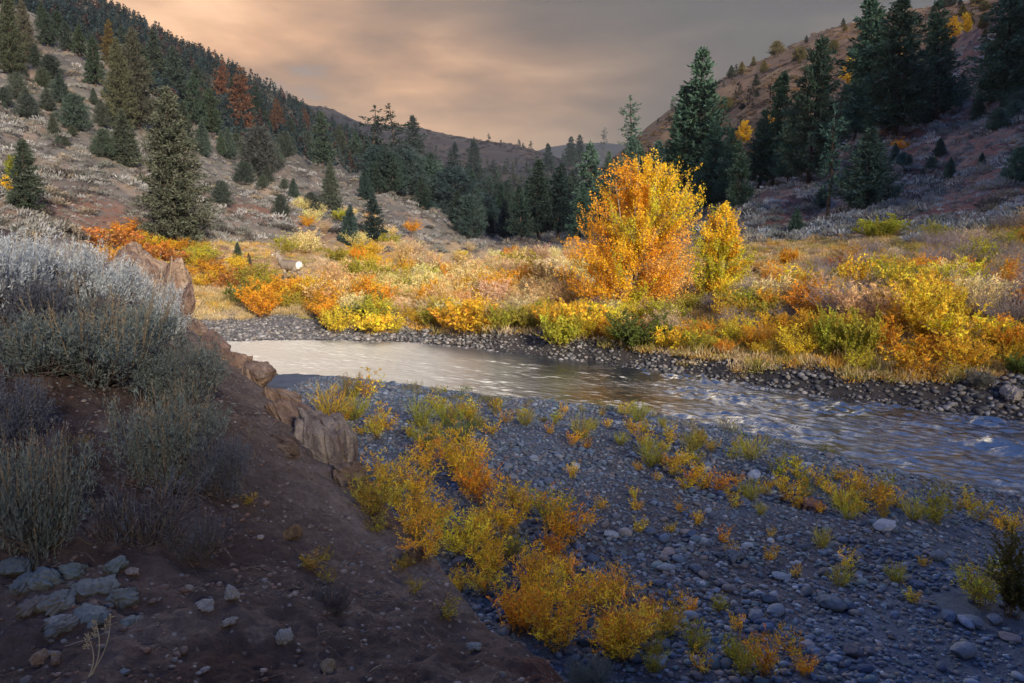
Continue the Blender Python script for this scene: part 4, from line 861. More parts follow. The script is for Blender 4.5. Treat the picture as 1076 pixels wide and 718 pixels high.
# single shrubs that stand out
for px, foot, h_px, Y, kind, hue, wf, lab in [
 (253, 322, 30, 41, 'round', 'leaf green', 0.85, 'dense dark green round bush beside the pale gravel flat'),
 (298, 312, 27, 43.0, 'willow', 'orange', 1.2, 'orange willow directly in front of the legs of the deer'), (318, 310, 22, 43.6, 'willow', 'golden', 1.2, 'golden willow in front of the white rump of the deer'),
 (376, 277, 17, 66, 'round', 'orange', 0.9, 'round coral orange bush standing alone at the back of the meadow'),
 (335, 271, 12, 68, 'round', 'yellow green', 0.9, 'yellow green bush behind the deer at the hillside foot'),
 (300, 276, 22, 62, 'willow', 'yellow green', 1.3, 'wide green and yellow bush directly behind the antlers of the deer'),
 (485, 258, 12, 90, 'round', 'yellow', 0.9, 'small yellow bush under the dark trees at the valley head'),
 (582, 262, 14, 80, 'round', 'golden', 0.9, 'golden bush under the dark trees just before the cottonwood'),
 (590, 362, 42, 28.6, 'round', 'yellow green', 0.9, 'bright green leafy bush overhanging the water below the meadow'),
 (395, 338, 30, 37, 'round', 'leaf green', 0.7, 'dark green bush amid the orange shrubs at the water'),
 (975, 372, 92, 22.6, 'tallwillow', 'yellow', 0.95, 'tall bright yellow shrub with spreading branches on the far bank'),
 (1000, 372, 60, 23.2, 'tallwillow', 'golden', 0.9, 'golden shrub crowding the tall bright yellow one on its far side'),
 (868, 372, 66, 22.8, 'tallwillow', 'yellow green', 0.75, 'lime green upright shrub above the cobbles across the riffle'),
 (897, 372, 58, 22.6, 'round', 'yellow green', 0.75, 'rounder yellow green shrub touching the lime upright one'),
 (895, 322, 60, 28, 'tallwillow', 'golden', 0.9, 'tall golden orange shrub behind the lime green pair'),
 (925, 258, 26, 44, 'round', 'yellow green', 1.6, 'wide olive yellow bush below the red earth slope'),
 (828, 362, 16, 24.0, 'round', 'grey', 0.9, 'small silver grey bush on the cobble bank'),
 (1028, 416, 24, 19.6, 'round', 'grey', 0.9, 'pale grey green bush close to the tan boulder'),
 (828, 276, 20, 42, 'round', 'orange', 0.8, 'orange bush up the bank right of the aspen'),
 (950, 138, 12, 84, 'low', 'orange', 1.0, 'orange red bush high on the sage slope among the junipers')]:
    x, y, z = at(px, foot, Y); shrub(px, x, Y, kind, hue, h_px*Y/FPX, wf, None, int(px), lab)
def far_shrubs(n, pxr, yr, ydf, pick, seed, gap):
    g = rg(seed); k = 0; tries = 0
    while k < n and tries < n*60:
        tries += 1; px = pxr[0]+(pxr[1]-pxr[0])*g.random(); a = ray(px, 320)[0]
        if ydf:
            y = 20.0
            for it in range(12): y = float(yfar(a*y)) + 0.0
            df = yr[0]+(yr[1]-yr[0])*g.random()**1.1; y = y+df
        else: y = yr[0]*(yr[1]/yr[0])**g.random()
        x = a*y; df = y-float(yfar(x))
        if any((x-u)**2+(y-v)**2 < (gap*(1+0.012*y))**2 for u, v in placed[-400:]): continue
        if abs(px-303) < 30 and 43.5 < y < 56: continue
        kind, hue, h, wf = pick(px, y, df, g)
        if kind is None: continue
        shrub(px, x, y, kind, hue, h, wf, zone(px, y, df), seed); k += 1
def w_pick(g, table):
    r = g.random()*sum(t_[0] for t_ in table)
    for t_ in table:
        r -= t_[0]
        if r <= 0: return t_[1:]
    return table[-1][1:]
def p_edge(px, y, df, g):
    if px < 330: return (None,)*4
    k, hue = w_pick(g, [(3, 'willow', 'yellow'), (3, 'willow', 'golden'), (2.2, 'willow', 'orange'), (1.5, 'willow', 'yellow green'), (0.4, 'round', 'leaf green'), (1, 'feather', 'tan'), (1.2, 'low', 'golden')])
    return k, hue, (0.65+0.8*g.random())*(1.0 if px < 760 else 0.9), 1.0+0.3*g.random()
def p_mid(px, y, df, g):
    if px < 300: k, hue = w_pick(g, [(3, 'willow', 'orange'), (1, 'willow', 'golden'), (0.7, 'willow', 'yellow green')])
    else: k, hue = w_pick(g, [(2.2, 'willow', 'orange'), (3.4, 'feather', 'peach'), (1.6, 'willow', 'golden'), (0.8, 'willow', 'yellow green'), (2.0, 'willow', 'peach'), (0.4, 'feather', 'tan')])
    return k, hue, 1.1+0.95*g.random(), 0.95+0.35*g.random()
def p_back(px, y, df, g):
    k, hue = w_pick(g, [(3, 'feather', 'peach'), (1.5, 'willow', 'peach'), (1.5, 'feather', 'tan'), (0.8, 'willow', 'orange'), (0.6, 'round', 'yellow green'), (0.5, 'willow', 'golden')])
    return k, hue, 1.2+1.0*g.random(), 1.05+0.4*g.random()
def p_left(px, y, df, g):
    k, hue = w_pick(g, [(2, 'willow', 'orange'), (2, 'willow', 'golden'), (1.2, 'willow', 'yellow'), (0.7, 'willow', 'yellow green'), (0.6, 'low', 'rust')])
    return k, hue, 0.8+0.7*g.random(), 1.3+0.4*g.random()
def p_right(px, y, df, g):
    k, hue = w_pick(g, [(1.3, 'willow', 'yellow'), (1.8, 'tallwillow', 'golden'), (1.5, 'willow', 'orange'), (1.3, 'willow', 'yellow green'), (2.6, 'feather', 'peach'), (3.2, 'bare', 'grey'), (1, 'feather', 'tan')])
    return k, hue, (0.85+0.85*g.random())*(1.2 if k == 'tallwillow' else 1), 1.0+0.35*g.random()
def p_upper(px, y, df, g):
    k, hue = w_pick(g, [(2.4, 'bare', 'grey'), (1.4, 'feather', 'tan'), (0.9, 'willow', 'yellow green'), (0.9, 'willow', 'golden'), (0.6, 'low', 'rust'), (0.7, 'willow', 'orange')])
    return k, hue, 0.6+0.75*g.random(), 1.1+0.5*g.random()
far_shrubs(62, (335, 780), (1.2, 3.6), True, p_edge, 31, 0.55)
far_shrubs(26, (770, 1110), (1.3, 4.0), True, p_edge, 32, 0.6)
far_shrubs(82, (262, 600), (36.5, 47), False, p_mid, 33, 0.55)
far_shrubs(96, (320, 620), (46, 105), False, p_back, 34, 0.7)
far_shrubs(30, (112, 268), (44, 54), False, p_left, 35, 0.5)
far_shrubs(26, (600, 775), (31, 40), False, p_right, 36, 0.6)
far_shrubs(50, (765, 1110), (4.0, 9.0), True, p_right, 37, 0.65)
far_shrubs(44, (765, 1110), (9.0, 19.0), True, p_upper, 38, 0.75)
settle(rows, 'shrub', 'shrubs of the far bank')

# what grows between them: low autumn herbs and bleached grass, one mass
def tuft(seed, n=60, L=0.26, W=0.012, out=0.4):
    g = rg(seed); m = MB(); P = np.c_[g.normal(size=(n, 2))*0.16, g.random(n)*0.12]
    m.quads(cards(P, np.c_[g.normal(size=(n, 2))*out, np.full(n, 0.9)], L*(0.5+0.8*g.random(n)), W, 0.15, g), np.ones((n, 3))*(0.7+0.6*g.random((n, 1)))); return m.arrays()
TUFT = [tuft(s) for s in range(400, 406)]
HERB = [tuft(s, 60, 0.10, 0.032, 0.9) for s in range(410, 415)]
def field(name, protos, n, tr, yr, keep, size, tints, seed, label, cat, mat, plan=False):
    g = rg(seed); t_ = tr[0]+(tr[1]-tr[0])*g.random(n)
    y = (yr[0]+(yr[1]-yr[0])*g.random(n)) if plan else yr[0]*(yr[1]/yr[0])**g.random(n)
    x = t_*y; z = ground_z(x, y); k = keep(x, y, z, g); x, y, z = x[k], y[k], z[k]
    ci = g.integers(0, len(tints), len(x)); nn = fbm(x*0.4, y*0.4, 3); ci = np.clip((ci*0.6+(nn+0.6)*len(tints)*0.45).astype(int), 0, len(tints)-1)
    T = np.array(tints)[ci]*(0.75+0.5*g.random((len(x), 1))); s = size[0]+(size[1]-size[0])*g.random(len(x))**1.5
    V, F, C = merged(protos, np.c_[x, y, z-0.02], s, g.random(len(x))*6.28, T, 0.08, g)
    o = link(name, new_mesh(name, V, F, np.clip(C, 0.01, 0.9), mat, False)); return tag(o, label, cat, None, 'stuff')
field('undergrowth', TUFT+HERB*2, 27000, (-0.48, 0.75), (20, 80), lambda x, y, z, g: (y-yfar(x) > 1.0+np.interp(x, [-12, -6], [5.0, 0.0])+0.8*perlin(x, y)) & (z < np.interp(y, [20, 40, 60, 80], [5.5, 4.6, 3.6, 3.2])), (0.55, 1.5),
      [(0.76, 0.46, 0.09), (0.68, 0.52, 0.26), (0.74, 0.57, 0.35), (0.45, 0.40, 0.10), (0.78, 0.44, 0.08), (0.64, 0.50, 0.34)], 41, 'low yellow and tan herbs and grass between the shrubs', 'undergrowth', M_LEAF)
field('grass', TUFT, 1500, (-0.45, -0.20), (37, 48), lambda x, y, z, g: (y-yfar(x) > 2.5) & (fbm(x*0.5, y*0.5, 3) > -0.1), (0.8, 1.5), [(0.50, 0.38, 0.18), (0.56, 0.44, 0.25)], 42, 'bleached tan grass on the gravel flat beside the green bush', 'grass', M_SAGE)
field('grass', TUFT, 1100, (-0.15, 0.62), (9, 23), lambda x, y, z, g: (ynear(x)-y > 0.05) & (ynear(x)-y < 2.2) & (g.random(len(x)) < 0.8-0.3*(ynear(x)-y)) & (x > -5), (0.35, 0.95), [(0.14, 0.16, 0.04), (0.25, 0.22, 0.05), (0.33, 0.26, 0.09)], 43, 'thin green grass along the near edge of the river', 'grass', M_LEAF)

# sagebrush on both slopes: the largest as bushes of their own, the rest one mass
def on_slope(x, y, z, g):
    px, py = to_px(x, y, z); n = fbm(x*0.09, y*0.09, 3); ok = (py < 266) & (y > 38) & (z > np.interp(y, [38, 60, 80, 90], [4.2, 3.6, 2.4, 1.0]))
    return ok & (g.random(len(x)) < np.clip(0.75+0.6*n, 0.15, 1))
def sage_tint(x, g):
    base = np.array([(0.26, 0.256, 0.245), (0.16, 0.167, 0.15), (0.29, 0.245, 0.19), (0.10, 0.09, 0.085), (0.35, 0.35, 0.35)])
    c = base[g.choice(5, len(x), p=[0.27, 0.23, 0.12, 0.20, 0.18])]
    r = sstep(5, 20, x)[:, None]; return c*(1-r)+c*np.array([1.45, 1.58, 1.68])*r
g = rg(51); n = 52000; t_ = -0.75+1.6*g.random(n); y = 38*(190/38)**g.random(n); x = t_*y; z = ground_z(x, y); k = on_slope(x, y, z, g); x, y, z = x[k], y[k], z[k]
s = (0.38+0.8*g.random(len(x))**2)*(0.8+y*0.004)
s = s*(0.55+0.75*sstep(-0.4, 0.4, fbm(x*0.2, y*0.2, 3)))
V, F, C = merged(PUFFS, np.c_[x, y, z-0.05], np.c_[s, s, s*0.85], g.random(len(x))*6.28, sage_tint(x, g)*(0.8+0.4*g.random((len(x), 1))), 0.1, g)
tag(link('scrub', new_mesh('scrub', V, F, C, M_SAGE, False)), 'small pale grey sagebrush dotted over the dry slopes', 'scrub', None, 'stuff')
# dry bushes of the brown hill and the distant ridge
def hill_scrub(fn, tr, yr, n, size, tints, seed, keep, label):
    g = rg(seed); t_ = tr[0]+(tr[1]-tr[0])*g.random(n); y = yr[0]*(yr[1]/yr[0])**g.random(n); x = t_*y; z = fn(t_, y); k = keep(x, y, z, g); x, y, z = x[k], y[k], z[k]
    s = size*(0.4+1.0*g.random(len(x))**2); T = np.array(tints)[g.integers(0, len(tints), len(x))]*(0.75+0.5*g.random((len(x), 1)))
    V, F, C = merged(PUFF[:3], np.c_[x, y, z-0.1], np.c_[s, s, s*0.75], g.random(len(x))*6.28, T, 0.1, g)
    tag(link('scrub', new_mesh('scrub', V, F, C, M_SAGE, False)), label, 'scrub', None, 'stuff')
hill_scrub(ridge_right, (0.05, 0.75), (170, 400), 8000, 2.6, [(0.10, 0.075, 0.05), (0.07, 0.065, 0.045), (0.24, 0.15, 0.06), (0.13, 0.09, 0.07), (0.20, 0.14, 0.09)], 55, lambda x, y, z, g: g.random(len(x)) < 0.35+0.6*sstep(-0.3, 0.3, fbm(x*0.03, y*0.02, 3)), 'brown and golden dry bushes over the face of the brown hill')
hill_scrub(ridge_mid, (-0.3, 0.25), (620, 960), 4500, 5.0, [(0.04, 0.036, 0.036), (0.03, 0.03, 0.034), (0.065, 0.05, 0.045)], 56, lambda x, y, z, g: g.random(len(x)) < 0.25+0.6*sstep(-0.3, 0.3, fbm(x*0.01, y*0.006, 3)), 'dark dots of brush on the flat-topped distant ridge')
rows = []
g = rg(52); k = 0
while k < 170:
    px = -10+1090*g.random(); py = 60+195*g.random()
    if 470 < px < 770: continue
    try: x, y, z = hit(px, py, 38.0, 170.0, ground_z)
    except Exception: continue
    if y > 165 or abs(to_px(x, y, z)[1]-py) > 4: continue
    sz = (0.9+0.8*g.random())*(1 if y < 90 else 1.25); tn = sage_tint(np.array([x]), g)[0]
    o = place('sagebrush_shrub', PUFFM[k % 4], (x, y, z-0.06), '', '', None, (0, 0, g.random()*6.28), (sz*(1+0.3*g.random()), sz, sz*0.85), tuple(tn*(0.85+0.3*g.random())))
    tone = 'pale grey' if tn.mean() > 0.27 else ('dark brown' if tn.mean() < 0.14 else 'dull grey')
    if px < 480: wh = ('on the top third of the left hillside' if py < 115 else 'on the open middle of the left hillside' if py < 190 else 'near the bottom of the left hillside')
    else: wh = ('high among the pines on the right slope' if py < 130 else 'on the open sage slope right of the aspen' if py < 195 else 'low on the red earth of the right slope')
    rows.append((o, px, f'{tone} sagebrush mound', wh)); k += 1
settle(rows, 'shrub', 'sagebrush on the hillsides')

# ------------------------------------------------------------------ the gravel bar
def bar_ok(x, y): return (ynear(x)-y > -0.25) & (bank_z(x, y) < ground_z(x, y)+0.1)
STONES = [(0.090, 0.128, 0.190), (0.125, 0.165, 0.235), (0.065, 0.088, 0.135), (0.20, 0.235, 0.29), (0.12, 0.115, 0.125), (0.08, 0.098, 0.125), (0.15, 0.135, 0.145), (0.095, 0.135, 0.16)]
def gravel(name, n, xr, yr, ok, sz, pw, protos, seed, label, zf=ground_z, tints=STONES, sink=0.12):
    g = rg(seed); x = xr[0]+(xr[1]-xr[0])*g.random(n); y = yr[0]+(yr[1]-yr[0])*g.random(n); k = ok(x, y); x, y = x[k], y[k]; z = zf(x, y)
    s = sz[0]+(sz[1]-sz[0])*g.random(len(x))**pw; patch = 0.8+0.4*sstep(-0.4, 0.4, fbm(x*0.4, y*0.4, 3)); s = s*patch
    T = np.array(tints)[g.integers(0, len(tints), len(x))]*(0.75+0.5*g.random((len(x), 1)))
    V, F, C = merged(protos, np.c_[x, y, z+s*sink], np.c_[s, s*(0.8+0.3*g.random(len(x))), s*(0.8+0.4*g.random(len(x)))], g.random(len(x))*6.28, T, 0.12, g)
    o = link(name, new_mesh(name, V, F, C, M_STONE, True)); return tag(o, label, 'gravel', None, 'stuff')
near_ok = lambda x, y: bar_ok(x, y) & (np.abs(x/y) < 0.74)
gravel('gravel', 120000, (-6, 11), (5.6, 24), lambda x, y: near_ok(x, y) & (fbm(x*0.3+5, y*0.3, 3) < np.interp(y, [10, 16], [0.62, 2.0])), (0.02, 0.11), 2.6, PEB1, 61, 'blue grey pebbles covering the bar beside the river')
gravel('gravel', 3600, (-6, 11), (5.6, 24), near_ok, (0.07, 0.20), 2.8, PEB2, 62, 'larger rounded cobbles strewn over the gravel bar')
gravel('gravel', 130000, (-16, 20), (14, 42), lambda x, y: (y-yfar(x) > -0.35) & (y-yfar(x) < 1.7+np.interp(x, [-12, -6], [6, 0.2])) & (x/y < 0.72), (0.04, 0.25), 3.0, PEB1, 63, 'dark cobbles along the far edge of the water', tints=[(0.10, 0.10, 0.105), (0.15, 0.15, 0.155), (0.20, 0.18, 0.165), (0.08, 0.08, 0.085), (0.26, 0.25, 0.25)])
rows = []
def stone(px, py, w_px, tint, proto=None, h=0.62, label=None, where=None, what=None, fn=None, y0=4.0, sink=0.15, rz=None, mat='cob', name='stone', wy=0.8):
    x, y, z = hit(px, py, y0, 60.0, fn or (lambda X, Y: np.maximum(ground_z(X, Y), bank_z(X, Y)))); g = rg(int(px*7+py*13)); w_ = w_px*y/FPX
    pr = (COBM if mat == 'cob' else ROCKM); pr = pr[int(g.integers(len(pr)))]
    o = thing(name, (x, y, z+w_*h*0.5*(1-2*sink)), label, 'stone', 'stones of the river bar' if not label else None, (0.1*g.normal(), 0.1*g.normal(), g.random()*6.28 if rz is None else rz), (w_, w_*wy, w_*h/0.55*0.9))
    if name == 'stone': tint = tuple(q*f for q, f in zip(tint, (0.70, 0.78, 0.92)))
    link('stone_body', pr[0][1], o, tint)
    if not label: rows.append((o, px, what, where))
    return o
for px, py, w_, tint, h, lab, m_ in [
 (852, 536, 36, (0.21, 0.115, 0.085), 0.42, 'long red brown boulder on the gravel among yellow sprigs', 'rock'), (930, 557, 32, (0.30, 0.31, 0.33), 0.45, 'pale flat stone between two orange sprigs on the bar', 'cob'),
 (1062, 423, 24, (0.42, 0.33, 0.25), 0.75, 'tan pointed boulder on the far bank at the river', 'rock'), (792, 504, 20, (0.34, 0.35, 0.37), 0.6, 'light grey stone at the near edge of the riffle', 'cob'), (474, 438, 14, (0.24, 0.14, 0.11), 0.6, 'small reddish stone beside a yellow shrub near the river', 'rock'),
 (873, 640, 36, (0.12, 0.145, 0.17), 0.5, 'dark blue stone by the silt patch of the bar', 'cob'), (820, 608, 26, (0.22, 0.25, 0.28), 0.3, 'thin flat stone lying on brown silt', 'cob'), (815, 646, 26, (0.20, 0.225, 0.25), 0.55, 'smooth blue grey stone above the orange sprigs at the bottom', 'cob'), (794, 652, 24, (0.17, 0.19, 0.21), 0.6, 'dark stone leaning on a smooth blue grey one', 'cob'),
 (848, 683, 26, (0.30, 0.25, 0.24), 0.4, 'pinkish flat stone near the lowest orange sprigs', 'cob'), (1012, 690, 32, (0.22, 0.225, 0.23), 0.6, 'big round grey cobble in the lower right corner', 'cob'), (1022, 657, 26, (0.15, 0.17, 0.19), 0.5, 'slate grey stone just below the dark willow', 'cob'), (1044, 655, 24, (0.16, 0.175, 0.20), 0.5, 'bluish stone under the dark willow, beside the slate one', 'cob'), (1060, 673, 24, (0.25, 0.20, 0.18), 0.4, 'brownish flat stone at the right border', 'cob'), (657, 564, 16, (0.34, 0.29, 0.26), 0.75, 'small pale pink round stone on open gravel', 'cob'), (642, 565, 20, (0.30, 0.31, 0.32), 0.45, 'flat light stone next to the pale pink round one', 'cob'), (768, 590, 30, (0.12, 0.135, 0.155), 0.5, 'dark boulder half buried in the middle of the bar', 'rock'), (700, 600, 22, (0.23, 0.245, 0.26), 0.4, 'flat grey stone on the bar beyond the golden thicket', 'cob'), (985, 588, 20, (0.13, 0.15, 0.17), 0.6, 'dark cobble on the right half of the bar', 'cob'), (772, 500, 12, (0.09, 0.09, 0.10), 0.6, 'black wet stone poking out of the shallows', 'cob'), (824, 451, 10, (0.24, 0.13, 0.11), 0.5, 'tiny red stone at the edge of the riffle', 'cob')]:
    stone(px, py, w_, tint, None, h, lab, mat=m_)
g = rg(66); k = 0
while k < 84:
    px, py = 420+650*g.random(), 425+290*g.random()**0.9
    x, y, z = hit(px, py, 4.0, 60.0, lambda X, Y: np.maximum(ground_z(X, Y), bank_z(X, Y)))
    if not bar_ok(np.array(x), np.array(y)) or ynear(x)-y < 0.2: continue
    c = np.array(STONES[int(g.integers(8))])*(0.85+0.4*g.random()); tone = 'pale' if c.mean() > 0.26 else ('brownish' if c[0] > c[2] else ('dark' if c.mean() < 0.14 else 'blue grey'))
    wh = 'on the bar near the river' if py < 510 else ('in the middle of the gravel bar' if py < 600 else 'on the lowest part of the gravel bar')
    stone(px, py, (7+15*g.random()**1.8)*(0.6+0.7*(py-420)/300), tuple(c), None, 0.4+0.3*g.random(), None, wh, f'{tone} cobble'); k += 1
settle(rows, 'stone', 'cobbles of the gravel bar')

# sprigs and thickets on the bar
rows = []
def sprig(px, py, h_px, kind, hue, where, label=None, wf=1.0, cat='shrub', dim=1.0):
    x, y, z = hit(px, py, 5.0, 60.0, lambda X, Y: np.maximum(ground_z(X, Y), bank_z(X, Y))); g = rg(int(px*11+py*5)); H0 = {'sprig': 0.55, 'thicket': 0.85, 'rush': 0.55, 'round': 1.1, 'willow': 1.3, 'tallwillow': 1.8, 'low': 0.65}[kind]
    s = h_px*y/FPX/H0; pr = PR[kind]; c = np.array(HUE[hue])*0.88*dim*np.array([1.0, 0.96, 1.0])*(1+0.12*g.normal())*np.array([1, 1+0.07*g.normal(), 1])
    nm = {'rush': 'rush_plant', 'sprig': 'willow_sapling', 'thicket': 'willow_shrub'}.get(kind, 'willow_shrub')
    o = place(nm, pr[int(g.integers(len(pr)))], (x, y, z-0.02), label or '', cat, 'plants of the gravel bar' if label else None, (0.08*g.normal(), 0.08*g.normal(), g.random()*6.28), (s*wf, s*wf, s), {'foliage': tuple(np.clip(c, 0.01, 0.9)), 'stem': (1, 1, 1)})
    if not label: rows.append((o, px, f"{hue} {dict(sprig='willow sapling', thicket='willow thicket', rush='rush clump').get(kind, 'willow')}", where))
g = rg(71)
def wander(n, poly, hf, kinds, where, gap, wf=1.0):
    poly = np.array(poly, float); k = 0; got = []; tries = 0
    while k < n and tries < 9000:
        tries += 1; px = poly[:, 0].min()+np.ptp(poly[:, 0])*g.random(); py = poly[:, 1].min()+np.ptp(poly[:, 1])*g.random()
        a = poly; b_ = np.roll(poly, -1, 0); c = ((a[:, 1] > py) != (b_[:, 1] > py)) & (px < (b_[:, 0]-a[:, 0])*(py-a[:, 1])/(b_[:, 1]-a[:, 1]+1e-9)+a[:, 0])
        if c.sum() % 2 == 0 or any(abs(px-u) < gap*1.5 and abs(py-v) < gap*0.7 for u, v in got): continue
        got.append((px, py)); kind, hue = w_pick(g, kinds); sprig(px, py, hf(py)*(0.6+0.7*g.random()), kind, hue, where, None, wf); k += 1
wander(86, [(470, 428), (640, 432), (760, 462), (900, 512), (1070, 545), (1070, 566), (900, 548), (740, 520), (600, 470), (480, 446)], lambda py: 18+(py-420)*0.13, [(4, 'sprig', 'yellow'), (3, 'sprig', 'golden'), (1.4, 'rush', 'yellow green'), (0.5, 'sprig', 'orange'), (1.8, 'sprig', 'yellow green')], 'on the bar beside the riffle', 7, 1.15)
wander(15, [(335, 412), (470, 416), (560, 436), (540, 470), (440, 474), (350, 470)], lambda py: 30, [(2, 'rush', 'yellow green'), (2, 'sprig', 'yellow'), (1.5, 'sprig', 'golden'), (1, 'rush', 'leaf green')], 'at the upstream end of the bar', 13, 1.2)
wander(46, [(375, 490), (470, 478), (560, 540), (640, 590), (660, 700), (560, 690), (470, 610), (395, 560)], lambda py: 46+(py-480)*0.10, [(5, 'thicket', 'golden'), (1.2, 'thicket', 'orange'), (2.4, 'thicket', 'yellow'), (1.6, 'thicket', 'yellow green')], 'under the dirt bank', 11, 1.15)
wander(24, [(560, 480), (760, 520), (900, 580), (1000, 570), (960, 640), (800, 600), (650, 560)], lambda py: 26, [(3, 'sprig', 'yellow'), (2.4, 'sprig', 'golden'), (0.6, 'sprig', 'orange'), (1, 'rush', 'yellow green')], 'scattered over the open gravel', 18, 1.1)
wander(14, [(660, 650), (760, 640), (860, 690), (860, 716), (680, 716)], lambda py: 44, [(2, 'thicket', 'yellow green'), (2, 'thicket', 'orange'), (2, 'sprig', 'golden')], 'near the bottom of the bar', 20, 1.0)
settle(rows, 'plant', 'plants of the gravel bar')
sprig(345, 445, 46, 'rush', 'yellow', None, 'tall yellow green rush clump at the tip of the gravel bar', 1.2)
sprig(397, 462, 34, 'thicket', 'yellow', None, 'bright yellow shrub in front of the rushes at the bar tip', 1.0)
sprig(372, 442, 34, 'rush', 'yellow green', None, 'green rush clump right of the tall yellow one', 1.3)
sprig(493, 440, 24, 'thicket', 'yellow', None, 'bright yellow shrub beside the small reddish stone', 1.4)
sprig(1062, 650, 112, 'tallwillow', 'leaf green', None, 'large dark green willow at the right border of the bar', 0.8, dim=0.75)
sprig(1032, 640, 70, 'thicket', 'yellow green', None, 'yellowing willow leaning out from the large dark green one', 1.1)
sprig(700, 668, 36, 'rush', 'yellow', None, 'grassy yellow green clump on the dark cobbles, lower middle', 1.6)
sprig(806, 716, 66, 'thicket', 'orange', None, 'orange willow shrub at the lower border of the gravel', 0.9)

# ------------------------------------------------------------------ the near bank
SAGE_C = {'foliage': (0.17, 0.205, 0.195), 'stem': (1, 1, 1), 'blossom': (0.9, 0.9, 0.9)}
SUNLIT_C = {'foliage': (0.50, 0.55, 0.585), 'stem': (1.4, 1.4, 1.4), 'blossom': (1.7, 1.85, 2.1)}  # bank-top sage: the sunlight on it is put into these brighter colours
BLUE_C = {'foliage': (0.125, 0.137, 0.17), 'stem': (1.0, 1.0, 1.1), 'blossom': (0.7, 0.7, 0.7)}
zb = lambda X, Y: bank_z(X, Y)
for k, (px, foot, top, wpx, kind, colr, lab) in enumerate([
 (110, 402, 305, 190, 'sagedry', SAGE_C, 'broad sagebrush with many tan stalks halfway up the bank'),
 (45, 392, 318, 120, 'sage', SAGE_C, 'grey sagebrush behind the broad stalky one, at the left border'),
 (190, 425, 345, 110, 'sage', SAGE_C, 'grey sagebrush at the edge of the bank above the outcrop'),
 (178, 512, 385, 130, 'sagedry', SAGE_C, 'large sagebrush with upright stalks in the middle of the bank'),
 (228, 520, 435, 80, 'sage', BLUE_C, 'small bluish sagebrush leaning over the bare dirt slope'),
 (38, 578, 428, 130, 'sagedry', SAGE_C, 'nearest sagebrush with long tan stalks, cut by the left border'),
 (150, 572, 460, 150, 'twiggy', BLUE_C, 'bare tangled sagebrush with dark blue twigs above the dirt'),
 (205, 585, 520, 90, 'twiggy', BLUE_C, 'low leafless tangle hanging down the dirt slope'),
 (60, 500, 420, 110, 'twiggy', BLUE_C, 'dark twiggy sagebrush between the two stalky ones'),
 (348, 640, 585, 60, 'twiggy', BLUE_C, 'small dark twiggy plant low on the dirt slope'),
 (18, 318, 232, 110, 'sage', SUNLIT_C, 'sunlit white sagebrush topmost on the bank'),
 (70, 315, 238, 100, 'sagedry', SUNLIT_C, 'pale sagebrush with white stalks near the bank top'),
 (110, 330, 258, 90, 'sage', SUNLIT_C, 'silvery sagebrush below the white stalky one'),
 (148, 345, 280, 85, 'sagedry', SUNLIT_C, 'pale sagebrush on the lip over the river'),
 (172, 358, 300, 60, 'sage', SUNLIT_C, 'small silvery sagebrush at the outermost lip of the bank'),
 (30, 352, 275, 100, 'sage', BLUE_C, 'shaded blue grey sagebrush under the sunlit white one'),
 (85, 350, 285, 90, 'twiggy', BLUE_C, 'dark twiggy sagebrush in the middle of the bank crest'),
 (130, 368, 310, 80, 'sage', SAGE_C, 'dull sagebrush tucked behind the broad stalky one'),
 (-30, 330, 225, 120, 'sage', SUNLIT_C, 'white sagebrush clipped by the left border, bank top'),
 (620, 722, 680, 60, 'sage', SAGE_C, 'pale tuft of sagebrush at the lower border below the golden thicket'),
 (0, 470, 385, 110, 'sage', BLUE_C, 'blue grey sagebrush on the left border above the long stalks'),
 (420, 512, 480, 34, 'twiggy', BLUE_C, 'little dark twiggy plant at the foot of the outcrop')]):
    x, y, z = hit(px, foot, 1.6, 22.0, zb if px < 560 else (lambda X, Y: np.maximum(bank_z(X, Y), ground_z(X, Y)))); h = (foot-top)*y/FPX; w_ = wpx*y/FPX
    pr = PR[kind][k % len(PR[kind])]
    place('sagebrush_shrub', pr, (x, y, z-0.03), lab, 'shrub', 'sagebrush on the near bank', (0, 0, k*1.9), (w_/1.25, w_/1.25, h/0.78), colr)
